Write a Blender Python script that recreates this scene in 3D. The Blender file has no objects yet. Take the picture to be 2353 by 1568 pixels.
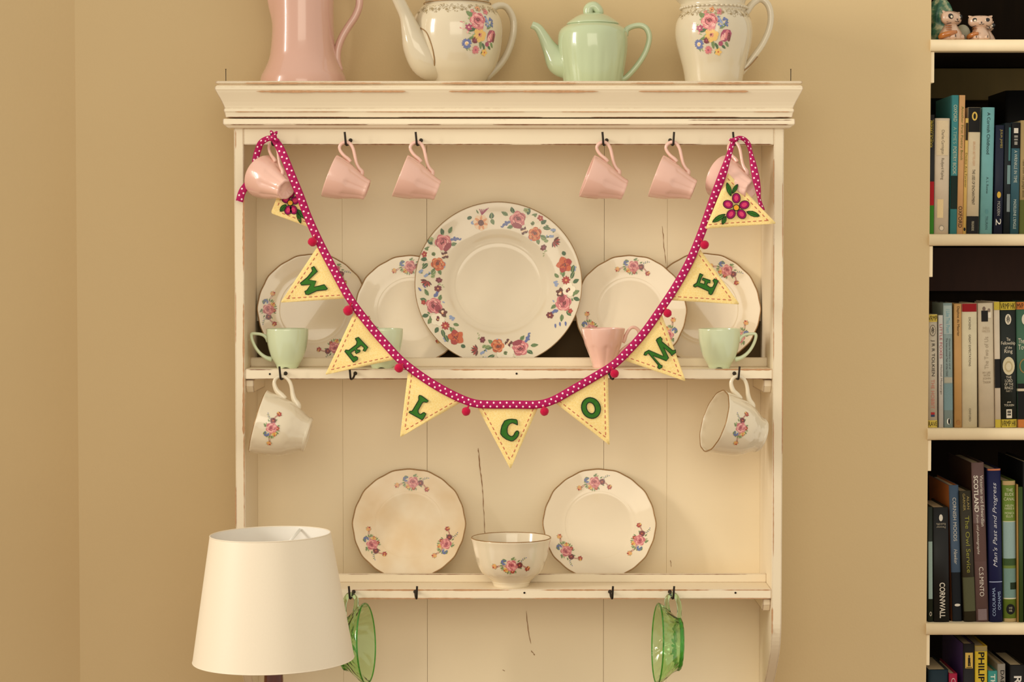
import bpy, bmesh, math, random
from mathutils import Vector, Matrix
random.seed(7)
PI = math.pi
F = 4800.0; CX = 1176.5; CY = 784.0
PITCH = math.radians(2.25); CAMZ = 1.5
YF, YB, YW, YR = 3.30, 3.46, 3.48, 3.37     # dresser front, backboards, wall, plate rail

def P(px, py, Y):
    a = (px-CX)/F; b = (CY-py)/F
    c, s = math.cos(PITCH), math.sin(PITCH)
    t = Y/(c+b*s)
    return Vector((a*t, Y, CAMZ + t*(b*c-s)))
def K(Y): return Y/F

# ---------------------------------------------------------------- camera, world, lights
scn = bpy.context.scene; COL = scn.collection
cam = bpy.data.cameras.new('camera'); cam.sensor_width = 36; cam.sensor_fit = 'HORIZONTAL'; cam.lens = F/2353*36
co = bpy.data.objects.new('camera', cam); COL.objects.link(co)
co.location = (0, 0, CAMZ); co.rotation_euler = (PI/2-PITCH, 0, 0); scn.camera = co
cam.clip_start = .05
w = bpy.data.worlds.new('world'); scn.world = w; w.use_nodes = True
w.node_tree.nodes['Background'].inputs[0].default_value = (1.0, .93, .80, 1)
w.node_tree.nodes['Background'].inputs[1].default_value = .88
def area(name, loc, target, sx, sy, power, col):
    l = bpy.data.lights.new(name, 'AREA'); l.shape = 'RECTANGLE'; l.size = sx; l.size_y = sy; l.energy = power; l.color = col
    o = bpy.data.objects.new(name, l); COL.objects.link(o); o.location = loc
    d = Vector(target)-Vector(loc); o.rotation_euler = d.to_track_quat('-Z', 'Y').to_euler()
    return o
WARM = (1, .94, .84)
T0 = (0, 3.35, 1.45)
area('window_pane_light', (-4.62, 1.50, 2.75), T0, .24, 1.9, 68, WARM)
area('window_pane_light', (-4.40, 1.04, 2.75), T0, .24, 1.9, 68, WARM)
area('soft_fill_light', (-.2, -.6, 2.25), T0, 2.2, 1.5, 26, (1, .90, .72))  # added soft fill behind the camera, brightens the dresser's interior
scn.view_settings.view_transform = 'Standard'; scn.view_settings.look = 'None'
scn.view_settings.exposure = 0.0; scn.view_settings.gamma = 1; scn.view_settings.use_curve_mapping = False

# ---------------------------------------------------------------- materials
def lin(c):
    def f(v):
        v /= 255.
        return v/12.92 if v <= .04045 else ((v+.055)/1.055)**2.4
    return (f(c[0]), f(c[1]), f(c[2]), 1)
class NT:
    def __init__(s, name):
        s.m = bpy.data.materials.new(name); s.m.use_nodes = True
        s.t = s.m.node_tree; s.b = s.t.nodes['Principled BSDF']
    def n(s, typ, **kw):
        nd = s.t.nodes.new(typ)
        for k, v in kw.items():
            if k.startswith('i_'):
                key = k[2:]; key = int(key) if key.isdigit() else key.replace('_', ' ')
                nd.inputs[key].default_value = v
            else: setattr(nd, k, v)
        return nd
    def l(s, a, b): s.t.links.new(a, b)
    def ramp(s, src, p0, p1, c0=(0,0,0,1), c1=(1,1,1,1)):
        r = s.n('ShaderNodeValToRGB'); r.color_ramp.elements[0].position = p0; r.color_ramp.elements[1].position = p1
        r.color_ramp.elements[0].color = c0; r.color_ramp.elements[1].color = c1
        s.l(src, r.inputs[0]); return r
    def mix(s, f, a, b):
        m = s.n('ShaderNodeMix', data_type='RGBA')
        if hasattr(f, 'name'): s.l(f, m.inputs[0])
        else: m.inputs[0].default_value = f
        for i, x in ((6, a), (7, b)):
            if hasattr(x, 'name'): s.l(x, m.inputs[i])
            else: m.inputs[i].default_value = x
        return m.outputs[2]
    def math(s, op, a, b=0., c=None):
        m = s.n('ShaderNodeMath', operation=op)
        for i, x in ((0, a), (1, b), (2, c)):
            if x is None: continue
            if hasattr(x, 'name'): s.l(x, m.inputs[i])
            else: m.inputs[i].default_value = x
        return m.outputs[0]
    def bump(s, h, strength=.3, dist=.001):
        b = s.n('ShaderNodeBump'); b.inputs['Strength'].default_value = strength; b.inputs['Distance'].default_value = dist
        s.l(h, b.inputs['Height']); s.l(b.outputs[0], s.b.inputs['Normal'])
    def noise(s, scale, detail=3, vec=None):
        n = s.n('ShaderNodeTexNoise'); n.inputs['Scale'].default_value = scale; n.inputs['Detail'].default_value = detail
        if vec is not None: s.l(vec, n.inputs['Vector'])
        return n.outputs['Fac']
    def coord(s, sc=None, gen='Object'):
        c = s.n('ShaderNodeTexCoord').outputs[gen]
        if sc:
            m = s.n('ShaderNodeMapping'); m.inputs['Scale'].default_value = sc; s.l(c, m.inputs['Vector']); c = m.outputs[0]
        return c

def plain(name, rgb, rough=.5, var=.06, coat=0, nscale=60, metallic=0, bump=0, spec=.5):
    k = NT(name); c = lin(rgb)
    n = k.noise(nscale, 3, k.coord())
    d = tuple(max(0, v*(1-var)) for v in c[:3])+(1,)
    u = tuple(min(1, v*(1+var)) for v in c[:3])+(1,)
    k.l(k.mix(n, d, u), k.b.inputs['Base Color'])
    k.b.inputs['Roughness'].default_value = rough; k.b.inputs['Coat Weight'].default_value = coat
    k.b.inputs['Coat Roughness'].default_value = .05; k.b.inputs['Metallic'].default_value = metallic
    k.b.inputs['Specular IOR Level'].default_value = spec
    if bump: k.bump(n, bump, .0006)
    return k.m

def wall_mat(name, rgb):
    k = NT(name); co_ = k.coord()
    n1 = k.noise(2.3, 3, co_); n2 = k.noise(240, 3, co_); n3 = k.noise(14, 5, co_)
    c = lin(rgb)
    a = tuple(v*.95 for v in c[:3])+(1,); b = tuple(min(1, v*1.05) for v in c[:3])+(1,)
    k.l(k.mix(n1, a, b), k.b.inputs['Base Color']); k.b.inputs['Roughness'].default_value = .75
    h = k.math('ADD', n2, k.math('MULTIPLY', n3, 2.5)); k.bump(h, .35, .0006)
    return k.m

def paint_mat(name, rgb, wear=1.0, wood=(150, 104, 66), thr=.55):
    """chalky cream paint rubbed through to brown wood on the corners"""
    k = NT(name)
    geo = k.n('ShaderNodeNewGeometry')
    bev = k.n('ShaderNodeBevel', samples=6); bev.inputs[0].default_value = .0045
    dp = k.n('ShaderNodeVectorMath', operation='DOT_PRODUCT'); k.l(bev.outputs[0], dp.inputs[0]); k.l(geo.outputs['True Normal'], dp.inputs[1])
    edge = k.math('SUBTRACT', 1.0, dp.outputs['Value'])
    world = geo.outputs['Position']
    mp = k.n('ShaderNodeMapping'); mp.inputs['Scale'].default_value = (7, 30, 12); k.l(world, mp.inputs['Vector'])
    n1 = k.noise(1.2, 2, mp.outputs[0])
    mp2 = k.n('ShaderNodeMapping'); mp2.inputs['Scale'].default_value = (60, 200, 120); k.l(world, mp2.inputs['Vector'])
    n2 = k.noise(2.5, 4, mp2.outputs[0])
    s = k.math('ADD', k.math('MULTIPLY', edge, 2.6*wear), k.math('ADD', k.math('MULTIPLY', n1, .75), k.math('MULTIPLY', n2, .35)))
    mask = k.ramp(s, thr+.26, thr+.30).outputs[0]
    gate = k.ramp(edge, .006, .02).outputs[0]
    mask = k.math('MULTIPLY', mask, gate)
    mp3 = k.n('ShaderNodeMapping'); mp3.inputs['Scale'].default_value = (6, 6, 180); k.l(world, mp3.inputs['Vector'])
    brush = k.noise(2, 3, mp3.outputs[0])
    n4 = k.noise(5, 3, world)
    c = lin(rgb)
    pc = k.mix(n4, tuple(v*.94 for v in c[:3])+(1,), tuple(min(1, v*1.04) for v in c[:3])+(1,))
    wd = k.mix(n2, lin(tuple(v*.72 for v in wood)), lin(tuple(v*1.1 for v in wood)))
    k.l(k.mix(mask, pc, wd), k.b.inputs['Base Color'])
    k.b.inputs['Roughness'].default_value = .42; k.b.inputs['Specular IOR Level'].default_value = .35
    h = k.math('SUBTRACT', k.math('MULTIPLY', brush, .5), k.math('MULTIPLY', mask, .9)); k.bump(h, .35, .0005)
    return k.m

def glaze(name, rgb, rough=.16, ridges=False):
    k = NT(name); c = lin(rgb); n = k.noise(18, 3, k.coord())
    k.l(k.mix(n, tuple(v*.97 for v in c[:3])+(1,), tuple(min(1, v*1.03) for v in c[:3])+(1,)), k.b.inputs['Base Color'])
    k.b.inputs['Roughness'].default_value = rough; k.b.inputs['Coat Weight'].default_value = .6; k.b.inputs['Coat Roughness'].default_value = .04
    k.bump(k.noise(45, 2, k.coord()), .08, .002)
    return k.m

def print_mat():
    k = NT('printed_enamel'); a = k.n('ShaderNodeAttribute', attribute_name='col')
    n = k.noise(900, 2, k.coord())
    m = k.mix(k.ramp(n, .35, .75).outputs[0], a.outputs['Color'], (1, .9, .75, 1))
    mm = k.n('ShaderNodeMix', data_type='RGBA'); mm.inputs[0].default_value = .09
    k.l(a.outputs['Color'], mm.inputs[6]); k.l(m, mm.inputs[7])
    k.l(mm.outputs[2], k.b.inputs['Base Color']); k.b.inputs['Roughness'].default_value = .3
    k.b.inputs['Coat Weight'].default_value = .3
    return k.m

def dots_mat():
    k = NT('polka_dot_ribbon'); uv = k.n('ShaderNodeUVMap').outputs[0]
    sp = k.n('ShaderNodeSeparateXYZ'); k.l(uv, sp.inputs[0])
    u, v = sp.outputs[0], sp.outputs[1]            # u along in dot pitches, v across 0..1
    def dots(uo, vc):
        du = k.math('SUBTRACT', k.math('FRACT', k.math('ADD', u, uo)), .5)
        dv = k.math('MULTIPLY', k.math('SUBTRACT', v, vc), 1.15)
        d = k.math('SQRT', k.math('ADD', k.math('MULTIPLY', du, du), k.math('MULTIPLY', dv, dv)))
        return k.math('LESS_THAN', d, .14)
    m = k.math('MAXIMUM', k.math('MAXIMUM', dots(0, .27), dots(.5, .74)), 0)
    n = k.noise(500, 2, k.coord())
    base = k.mix(n, lin((150, 2, 72)), lin((192, 14, 98)))
    k.l(k.mix(m, base, lin((250, 225, 225))), k.b.inputs['Base Color'])
    k.b.inputs['Roughness'].default_value = .6; k.b.inputs['Specular IOR Level'].default_value = .25
    k.bump(k.noise(900, 2, k.coord()), .3, .0004)
    return k.m

def felt(name, a, b, scale=150, crackle=False):
    k = NT(name); c = k.coord()
    if crackle:
        v = k.n('ShaderNodeTexVoronoi', feature='DISTANCE_TO_EDGE'); v.inputs['Scale'].default_value = scale; k.l(c, v.inputs['Vector'])
        f = k.ramp(v.outputs['Distance'], .02, .12).outputs[0]
        k.l(k.mix(f, lin(b), lin(a)), k.b.inputs['Base Color'])
        k.bump(k.noise(60, 3, c), .5, .002)
    else:
        n = k.noise(scale, 4, c); k.l(k.mix(n, lin(a), lin(b)), k.b.inputs['Base Color']); k.bump(k.noise(1400, 2, c), .6, .0005)
    k.b.inputs['Roughness'].default_value = .9; k.b.inputs['Sheen Weight'].default_value = .2
    k.b.inputs['Specular IOR Level'].default_value = .2
    return k.m

def glass_mat():
    k = NT('green_pressed_glass')
    k.b.inputs['Base Color'].default_value = (.70, .96, .62, 1); k.b.inputs['Transmission Weight'].default_value = 1
    k.b.inputs['Roughness'].default_value = .03; k.b.inputs['IOR'].default_value = 1.42
    w_ = k.n('ShaderNodeTexWave', wave_type='BANDS', bands_direction='DIAGONAL'); w_.inputs['Scale'].default_value = 30; w_.inputs['Distortion'].default_value = 6
    k.l(k.coord(), w_.inputs['Vector']); k.bump(w_.outputs['Fac'], .25, .002)
    return k.m

def wood_mat(name, a, b, rough=.35):
    k = NT(name); c = k.coord((1, 1, .15)); n = k.noise(60, 5, c)
    k.l(k.mix(n, lin(a), lin(b)), k.b.inputs['Base Color']); k.b.inputs['Roughness'].default_value = rough
    return k.m

def mottled(name, cols, scale=40, rough=.35):
    k = NT(name); n = k.noise(scale, 3, k.coord()); r = k.n('ShaderNodeValToRGB'); k.l(n, r.inputs[0])
    e = r.color_ramp.elements; e[0].position = .35; e[1].position = .65; e[0].color = lin(cols[0]); e[1].color = lin(cols[-1])
    for i, cc in enumerate(cols[1:-1]):
        x = e.new(.35+.3*(i+1)/(len(cols)-1)); x.color = lin(cc)
    k.l(r.outputs[0], k.b.inputs['Base Color']); k.b.inputs['Roughness'].default_value = rough
    return k.m

M = {}
M['wall'] = wall_mat('tan_wall_paint', (205, 180, 135))
M['paint'] = paint_mat('worn_cream_paint', (233, 217, 187), thr=.66)
M['paint2'] = paint_mat('shelf_edge_paint', (240, 224, 194), thr=.60)
M['back'] = paint_mat('backboard_paint', (243, 226, 192), wear=.8, thr=.9)
M['pink'] = glaze('pink_glaze', (232, 186, 168), .22)
M['mint'] = glaze('mint_glaze', (208, 218, 180), .2)
M['jugpink'] = glaze('dusky_pink_glaze', (206, 162, 144), .2); M['potmint'] = glaze('soft_mint_glaze', (180, 192, 154), .18); M['potcream'] = glaze('soft_ivory_glaze', (208, 194, 166), .14)
M['cream'] = glaze('ivory_glaze', (226, 211, 182), .15)
M['ivory2'] = glaze('warm_ivory_glaze', (236, 219, 188), .18)
M['stained'] = mottled('stained_ivory_glaze', [(240, 222, 190), (231, 204, 162)], 16, .22)
M['gilt'] = plain('worn_gilt', (154, 118, 74), .35, .35, nscale=300, metallic=.35)
M['print'] = print_mat()
M['dots'] = dots_mat()
M['felt_yellow'] = felt('yellow_crackle_cotton', (244, 214, 138), (248, 224, 158), 270, True)
M['felt_green'] = felt('green_felt', (40, 92, 26), (62, 124, 40))
M['thread_dark'] = plain('dark_green_thread', (16, 34, 14), .8)
M['thread_pink'] = plain('pink_thread', (196, 104, 84), .8)
M['felt_magenta'] = felt('magenta_felt', (140, 8, 76), (170, 20, 98))
M['felt_pink'] = felt('pink_felt', (200, 40, 90), (225, 80, 120))
M['felt_orange'] = felt('orange_felt', (226, 150, 40), (240, 176, 60))
M['pom'] = felt('crimson_wool', (176, 4, 50), (206, 20, 72), 300)
M['iron'] = plain('dark_iron', (50, 42, 34), .45, .2, metallic=.7)
M['hole'] = plain('dark_hole', (28, 18, 10), .9)
M['crack'] = plain('crack_brown_wood', (146, 108, 68), .9, .4, nscale=400)  # brown tone of the cracks in the back planks
M['glass'] = glass_mat()
M['glassedge'] = glass_mat(); M['glassedge'].name = 'deep_green_glass_edge'; M['glassedge'].node_tree.nodes['Principled BSDF'].inputs['Base Color'].default_value = (.16, .66, .10, 1); M['glassedge'].node_tree.nodes['Principled BSDF'].inputs['Transmission Weight'].default_value = .75
M['shade'] = plain('cream_satin_shade', (228, 214, 190), .45, .02, nscale=400, spec=.4)
M['shade_in'] = plain('white_shade_lining', (240, 236, 226), .7, .02)
M['darkwood'] = wood_mat('polished_dark_wood', (70, 26, 12), (120, 56, 28), .25)
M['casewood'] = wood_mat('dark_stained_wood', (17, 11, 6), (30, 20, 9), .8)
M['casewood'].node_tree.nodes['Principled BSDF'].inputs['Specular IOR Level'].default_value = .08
M['casebeam'] = wood_mat('olive_brown_wood', (84, 68, 20), (104, 82, 30), .75)
M['casebrown'] = wood_mat('red_brown_case_wood', (48, 24, 12), (66, 36, 18), .8)
M['brownish'] = wood_mat('dark_olive_grain', (72, 56, 30), (94, 74, 42), .85)
M['shelfpaint'] = plain('shelf_cream_paint', (240, 220, 181), .5, .04, bump=.1)
M['pages'] = plain('book_paper', (214, 190, 146), .9, .15, nscale=200)
M['floor'] = wood_mat('floor_board', (120, 84, 50), (150, 108, 66), .5)

# ---------------------------------------------------------------- object helpers
def tag(o, label=None, cat=None, group=None, kind=None):
    if label: o['label'] = label
    if cat: o['category'] = cat
    if group: o['group'] = group
    if kind: o['kind'] = kind
    return o
def empty(name, loc, label, cat, group=None, mat=None):
    o = bpy.data.objects.new(name, None); COL.objects.link(o); o.empty_display_size = .02
    if mat is not None: o.matrix_world = mat
    else: o.location = loc
    return tag(o, label, cat, group)
def mk(name, bm_or_me, mats, parent=None, smooth=True, label=None):
    if isinstance(bm_or_me, bmesh.types.BMesh):
        me = bpy.data.meshes.new(name); bm_or_me.normal_update(); bm_or_me.to_mesh(me); bm_or_me.free()
    else: me = bm_or_me
    if not isinstance(mats, (list, tuple)): mats = [mats]
    if len(me.materials) == 0:
        for m in mats: me.materials.append(m)
    if smooth:
        me.polygons.foreach_set('use_smooth', [True]*len(me.polygons))
    o = bpy.data.objects.new(name, me); COL.objects.link(o)
    if parent is not None: o.parent = parent
    if label: o['label'] = label
    return o
def copy_tree(o, parent=None):
    c = o.copy(); COL.objects.link(c); c.parent = parent
    if parent is not None: c.matrix_parent_inverse = o.matrix_parent_inverse
    for ch in list(o.children): copy_tree(ch, c)
    return c
def catmull(pts, n=6):
    pts = [Vector(p) for p in pts]; out = []
    for i in range(len(pts)-1):
        p0 = pts[i-1] if i > 0 else pts[i]*2-pts[i+1]
        p1, p2 = pts[i], pts[i+1]
        p3 = pts[i+2] if i+2 < len(pts) else pts[i+1]*2-pts[i]
        for j in range(n):
            t = j/n
            out.append(.5*((2*p1)+(-p0+p2)*t+(2*p0-5*p1+4*p2-p3)*t*t+(-p0+3*p1-3*p2+p3)*t**3))
    out.append(pts[-1]); return out
def tube(bm, pts, radii, nrm=None, aspect=1.0, seg=12, n=6, mi=0, cap=True):
    """loft; radii in the plane, radii*aspect along nrm"""
    if not isinstance(radii, (list, tuple)): radii = [radii]*len(pts)
    q = catmull([Vector((*p, 0)).to_3d() if len(p) == 2 else p for p in pts], n) if n > 1 else [Vector(p) for p in pts]
    rr = [v.x for v in catmull([(r, 0, 0) for r in radii], n)] if n > 1 else radii
    rings = []; prev = Vector(nrm).normalized() if nrm is not None else None
    for i, p in enumerate(q):
        t = (q[min(i+1, len(q)-1)]-q[max(i-1, 0)])
        if t.length < 1e-9: t = Vector((0, 0, 1))
        t.normalize()
        if prev is None:
            prev = t.orthogonal().normalized()
        a = (prev - t*prev.dot(t))
        a = a.normalized() if a.length > 1e-6 else t.orthogonal().normalized()
        if nrm is None: prev = a
        b = t.cross(a)
        rings.append([bm.verts.new(p+a*(math.cos(k*2*PI/seg)*rr[i]*aspect)+b*(math.sin(k*2*PI/seg)*rr[i])) for k in range(seg)])
    for i in range(len(rings)-1):
        for k in range(seg):
            f = bm.faces.new((rings[i][k], rings[i][(k+1) % seg], rings[i+1][(k+1) % seg], rings[i+1][k])); f.material_index = mi
    if cap:
        for r, fl in ((rings[0], True), (rings[-1], False)):
            f = bm.faces.new(r[::-1] if fl else r); f.material_index = mi
    return bm
def lathe(bm, prof, seg=72, mod=None, mi=0):
    """prof: (r,z); mod(theta, r, z, i)->(r,z)"""
    rings = []
    for i, (r, z) in enumerate(prof):
        if r < 1e-6:
            rings.append([bm.verts.new((0, 0, z))]); continue
        ring = []
        for k in range(seg):
            th = 2*PI*k/seg; rr, zz = (r, z) if mod is None else mod(th, r, z, i)
            ring.append(bm.verts.new((rr*math.cos(th), rr*math.sin(th), zz)))
        rings.append(ring)
    for a, b in zip(rings[:-1], rings[1:]):
        for k in range(seg):
            k2 = (k+1) % seg
            if len(a) == 1 and len(b) == 1: continue
            if len(a) == 1: vs = (a[0], b[k2], b[k])
            elif len(b) == 1: vs = (a[k], a[k2], b[0])
            else: vs = (a[k], a[k2], b[k2], b[k])
            f = bm.faces.new(vs); f.material_index = mi
    return bm
def smooth_prof(prof, n=4):
    return [(max(0, v.x), v.y) for v in catmull([(r, z, 0) for r, z in prof], n)]
def box(bm, x0, x1, y0, y1, z0, z1, bev=0, mi=0):
    vs = [bm.verts.new((x, y, z)) for x in (x0, x1) for y in (y0, y1) for z in (z0, z1)]
    fs = [bm.faces.new([vs[i] for i in q]) for q in ((0,1,3,2),(4,6,7,5),(0,4,5,1),(2,3,7,6),(0,2,6,4),(1,5,7,3))]
    for f in fs: f.material_index = mi
    if bev:
        es = list({e for f in fs for e in f.edges})
        bmesh.ops.bevel(bm, geom=es, offset=bev, segments=2, affect='EDGES', profile=.5)
    return bm
def sphere(bm, c, r, seg=16, rings=10, mi=0, M4=None):
    if not isinstance(r, (tuple, list)): r = (r, r, r)
    n0 = len(bm.verts)
    res = bmesh.ops.create_uvsphere(bm, u_segments=seg, v_segments=rings, radius=1)
    for v in res['verts']:
        p = Vector((v.co.x*r[0], v.co.y*r[1], v.co.z*r[2]))
        if M4 is not None: p = M4 @ p
        v.co = p+Vector(c)
    for f in {f for v in res['verts'] for f in v.link_faces}: f.material_index = mi
    return bm
def prism(bm, pts, d0, d1, fn=None, mi=0):
    """pts 2D polygon -> extruded; fn(u,v,d) gives the point"""
    fn = fn or (lambda u, v, d: Vector((u, d, v)))
    a = [bm.verts.new(fn(u, v, d0)) for u, v in pts]; b = [bm.verts.new(fn(u, v, d1)) for u, v in pts]
    fs = [bm.faces.new(a), bm.faces.new(b[::-1])]
    n = len(pts)
    for i in range(n): fs.append(bm.faces.new((a[i], b[i], b[(i+1) % n], a[(i+1) % n])))
    for f in fs: f.material_index = mi
    for f in fs[:2]: f.normal_update()
    bmesh.ops.triangulate(bm, faces=fs[:2], ngon_method='EAR_CLIP'); bmesh.ops.recalc_face_normals(bm, faces=bm.faces[:])
    return bm

# ---------------------------------------------------------------- printed flowers
class Spray:
    """flat enamel print: polygons in 2-D, wrapped on the surface by a mapping"""
    def __init__(s, seed=1): s.p = []; s.r = random.Random(seed); s.lay = 0
    def poly(s, pts, c):
        s.lay += 1; s.p.append((pts, c, s.lay))
    def blob(s, x, y, rx, ry, c, ang=0, n=10, jit=.12):
        ca, sa = math.cos(ang), math.sin(ang); q = []
        for i in range(n):
            t = 2*PI*i/n; k = 1+s.r.uniform(-jit, jit); u, v = rx*k*math.cos(t), ry*k*math.sin(t)
            q.append((x+u*ca-v*sa, y+u*sa+v*ca))
        s.poly(q, c)
    def leaf(s, x, y, L, W, ang, c, c2=None):
        ca, sa = math.cos(ang), math.sin(ang); q = []
        for t, k in ((0, 0), (.2, .8), (.5, 1), (.8, .6), (1, 0), (.8, -.6), (.5, -1), (.2, -.8)):
            u, v = L*t, W*.5*k*(1+s.r.uniform(-.15, .15)); q.append((x+u*ca-v*sa, y+u*sa+v*ca))
        s.poly(q, c)
        if c2: s.stroke([(x, y), (x+L*.9*ca, y+L*.9*sa)], max(.35, W*.14), c2)
    def stroke(s, pts, wd, c):
        q1, q2 = [], []
        for i, (x, y) in enumerate(pts):
            a = pts[max(0, i-1)]; b = pts[min(len(pts)-1, i+1)]
            dx, dy = b[0]-a[0], b[1]-a[1]; L = math.hypot(dx, dy) or 1
            nx, ny = -dy/L*wd/2, dx/L*wd/2; q1.append((x+nx, y+ny)); q2.append((x-nx, y-ny))
        s.lay += 1; s.p.append(((q1, q2), c, s.lay))
    def flower(s, x, y, r, n, c, cc, a0=0, slim=.42):
        for i in range(n):
            a = a0+2*PI*i/n+s.r.uniform(-.12, .12)
            s.blob(x+.58*r*math.cos(a), y+.58*r*math.sin(a), r*.5, r*slim, c, a, 8, .1)
        s.lay += 1
        s.blob(x, y, r*.27, r*.27, cc, 0, 7)
    def rose(s, x, y, r, dark, mid, light):
        for i in range(6):
            a = 2*PI*i/6+s.r.uniform(-.2, .2); s.blob(x+.55*r*math.cos(a), y+.55*r*math.sin(a), r*.52, r*.5, mid, a, 10, .08)
        for i in range(5):
            a = 2*PI*i/5+.5; s.blob(x+.68*r*math.cos(a), y+.68*r*math.sin(a), r*.3, r*.2, light, a+PI/2, 8)
        s.blob(x, y-.04*r, r*.80, r*.78, mid, 0, 14, .06)
        for k, (ra, c, wd, ext) in enumerate(((.86, dark, .07, 1.5), (.80, light, .16, 1.7), (.70, dark, .06, 2.2), (.62, light, .14, 1.6), (.50, dark, .10, 2.6), (.40, light, .10, 1.4), (.30, dark, .14, 3.0))):
            st = k*2.1+s.r.uniform(-.3, .3); arc = [(x+ra*r*math.cos(st+t*ext/8), y+ra*r*.95*math.sin(st+t*ext/8)) for t in range(9)]
            s.stroke(arc, r*wd, c)
        s.blob(x-.45*r, y-.35*r, r*.24, r*.12, light, -.8, 8); s.blob(x+.4*r, y-.45*r, r*.22, r*.10, light, .7, 8)
        s.blob(x, y+.03*r, r*.19, r*.16, dark, 0, 8)
    def build(s, name, fn, parent, scale=1.0, base=.00010, step=.000004):
        vs, fs, cs = [], [], []
        for pts, c, lay in s.p:
            off = base+min(lay, 140)*step*.5
            if isinstance(pts, tuple):
                q1, q2 = pts; i0 = len(vs); n = len(q1)
                vs += [fn(u*scale, v*scale, off) for u, v in q1]+[fn(u*scale, v*scale, off) for u, v in q2]
                for i in range(n-1): fs.append((i0+i, i0+n+i, i0+n+i+1, i0+i+1)); cs.append(c)
            else:
                n = len(pts); mx = sum(p[0] for p in pts)/n; my = sum(p[1] for p in pts)/n
                size = max(math.hypot(p[0]-mx, p[1]-my) for p in pts)*scale
                i0 = len(vs); vs.append(fn(mx*scale, my*scale, off))
                if size > .004:
                    vs += [fn((mx+(u-mx)*.5)*scale, (my+(v-my)*.5)*scale, off) for u, v in pts]
                    vs += [fn(u*scale, v*scale, off) for u, v in pts]
                    for i in range(n):
                        j = (i+1) % n
                        fs.append((i0, i0+1+i, i0+1+j)); cs.append(c)
                        fs.append((i0+1+i, i0+1+n+i, i0+1+n+j, i0+1+j)); cs.append(c)
                else:
                    vs += [fn(u*scale, v*scale, off) for u, v in pts]
                    for i in range(n): fs.append((i0, i0+1+i, i0+1+(i+1) % n)); cs.append(c)
        me = bpy.data.meshes.new(name); me.from_pydata(vs, [], fs)
        at = me.color_attributes.new('col', 'FLOAT_COLOR', 'CORNER'); buf = []
        for f, c in zip(me.polygons, cs):
            for _ in range(f.loop_total): buf += c
        at.data.foreach_set('color', buf)
        return mk(name, me, M['print'], parent, smooth=True)
C_ = dict(pinkL=lin((236, 170, 160)), pink=lin((205, 112, 116)), rose=lin((150, 50, 66)), red=lin((168, 44, 36)), maroon=lin((112, 26, 36)),
          green=lin((104, 128, 74)), dgreen=lin((56, 92, 52)), lgreen=lin((150, 166, 106)), blue=lin((92, 104, 156)), lblue=lin((140, 156, 190)),
          yellow=lin((226, 180, 92)), orange=lin((200, 92, 40)), lorange=lin((222, 150, 96)), white=lin((240, 228, 200)), brown=lin((96, 40, 28)),
          gold=lin((150, 128, 86)), mag=lin((160, 56, 92)), cream=lin((238, 208, 170)))
def small_spray(seed=3):
    s = Spray(seed); c = C_; R = s.r
    for x0, y0, x1, y1 in ((-12, 0, -33, -2), (-12, -2, -34, -5), (18, 0, 36, -8), (18, 1, 35, -5)): s.stroke([(x0, y0), ((x0+x1)/2, (y0+y1)/2+2), (x1, y1)], .8, c['red'])
    for i in range(38):
        a = R.uniform(0, 2*PI); x = 22*math.cos(a); y = 16*math.sin(a); s.leaf(x*.8, y*.8, R.uniform(5, 9), R.uniform(2, 3.2), a+R.uniform(-.5, .5), c[R.choice(['green', 'lgreen', 'green'])])
    for i in range(7): s.leaf(20+i*1.6, 9+i*1.3, 3.4, 1.5, .2+(i % 2)*1.6, c['blue' if i % 3 == 0 else 'green'])
    for sx, sy in ((-38, -3), (38, -8)):
        for i in range(8): s.leaf(sx, sy, R.uniform(6, 8.5), 2, i*PI/4+R.uniform(-.3, .3), c['lgreen' if i % 2 else 'green'])
        s.flower(sx, sy, 5.6, 5, c['red'] if sx > 0 else c['lorange'], c['yellow'], R.random()); s.blob(sx+2, sy+3.5, 2.2, 2, c['yellow']); s.blob(sx-3, sy-2, 2, 2, c['red'])
    for i in range(9): s.blob(-15+R.uniform(-5, 4), 7+R.uniform(-4, 4.5), 2.3, 2, c['blue' if i % 3 else 'lblue'], R.random())
    s.flower(-11, -9, 6, 5, c['yellow'], c['orange']); s.blob(-15, -11, 2.5, 2, c['orange'])
    s.flower(3, -13, 5, 5, c['red'], c['yellow']); s.flower(18, 1, 6.6, 6, c['maroon'], c['orange'], .3, .5)
    s.rose(1, 0, 12.5, c['rose'], c['pink'], c['pinkL'])
    return s
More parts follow.
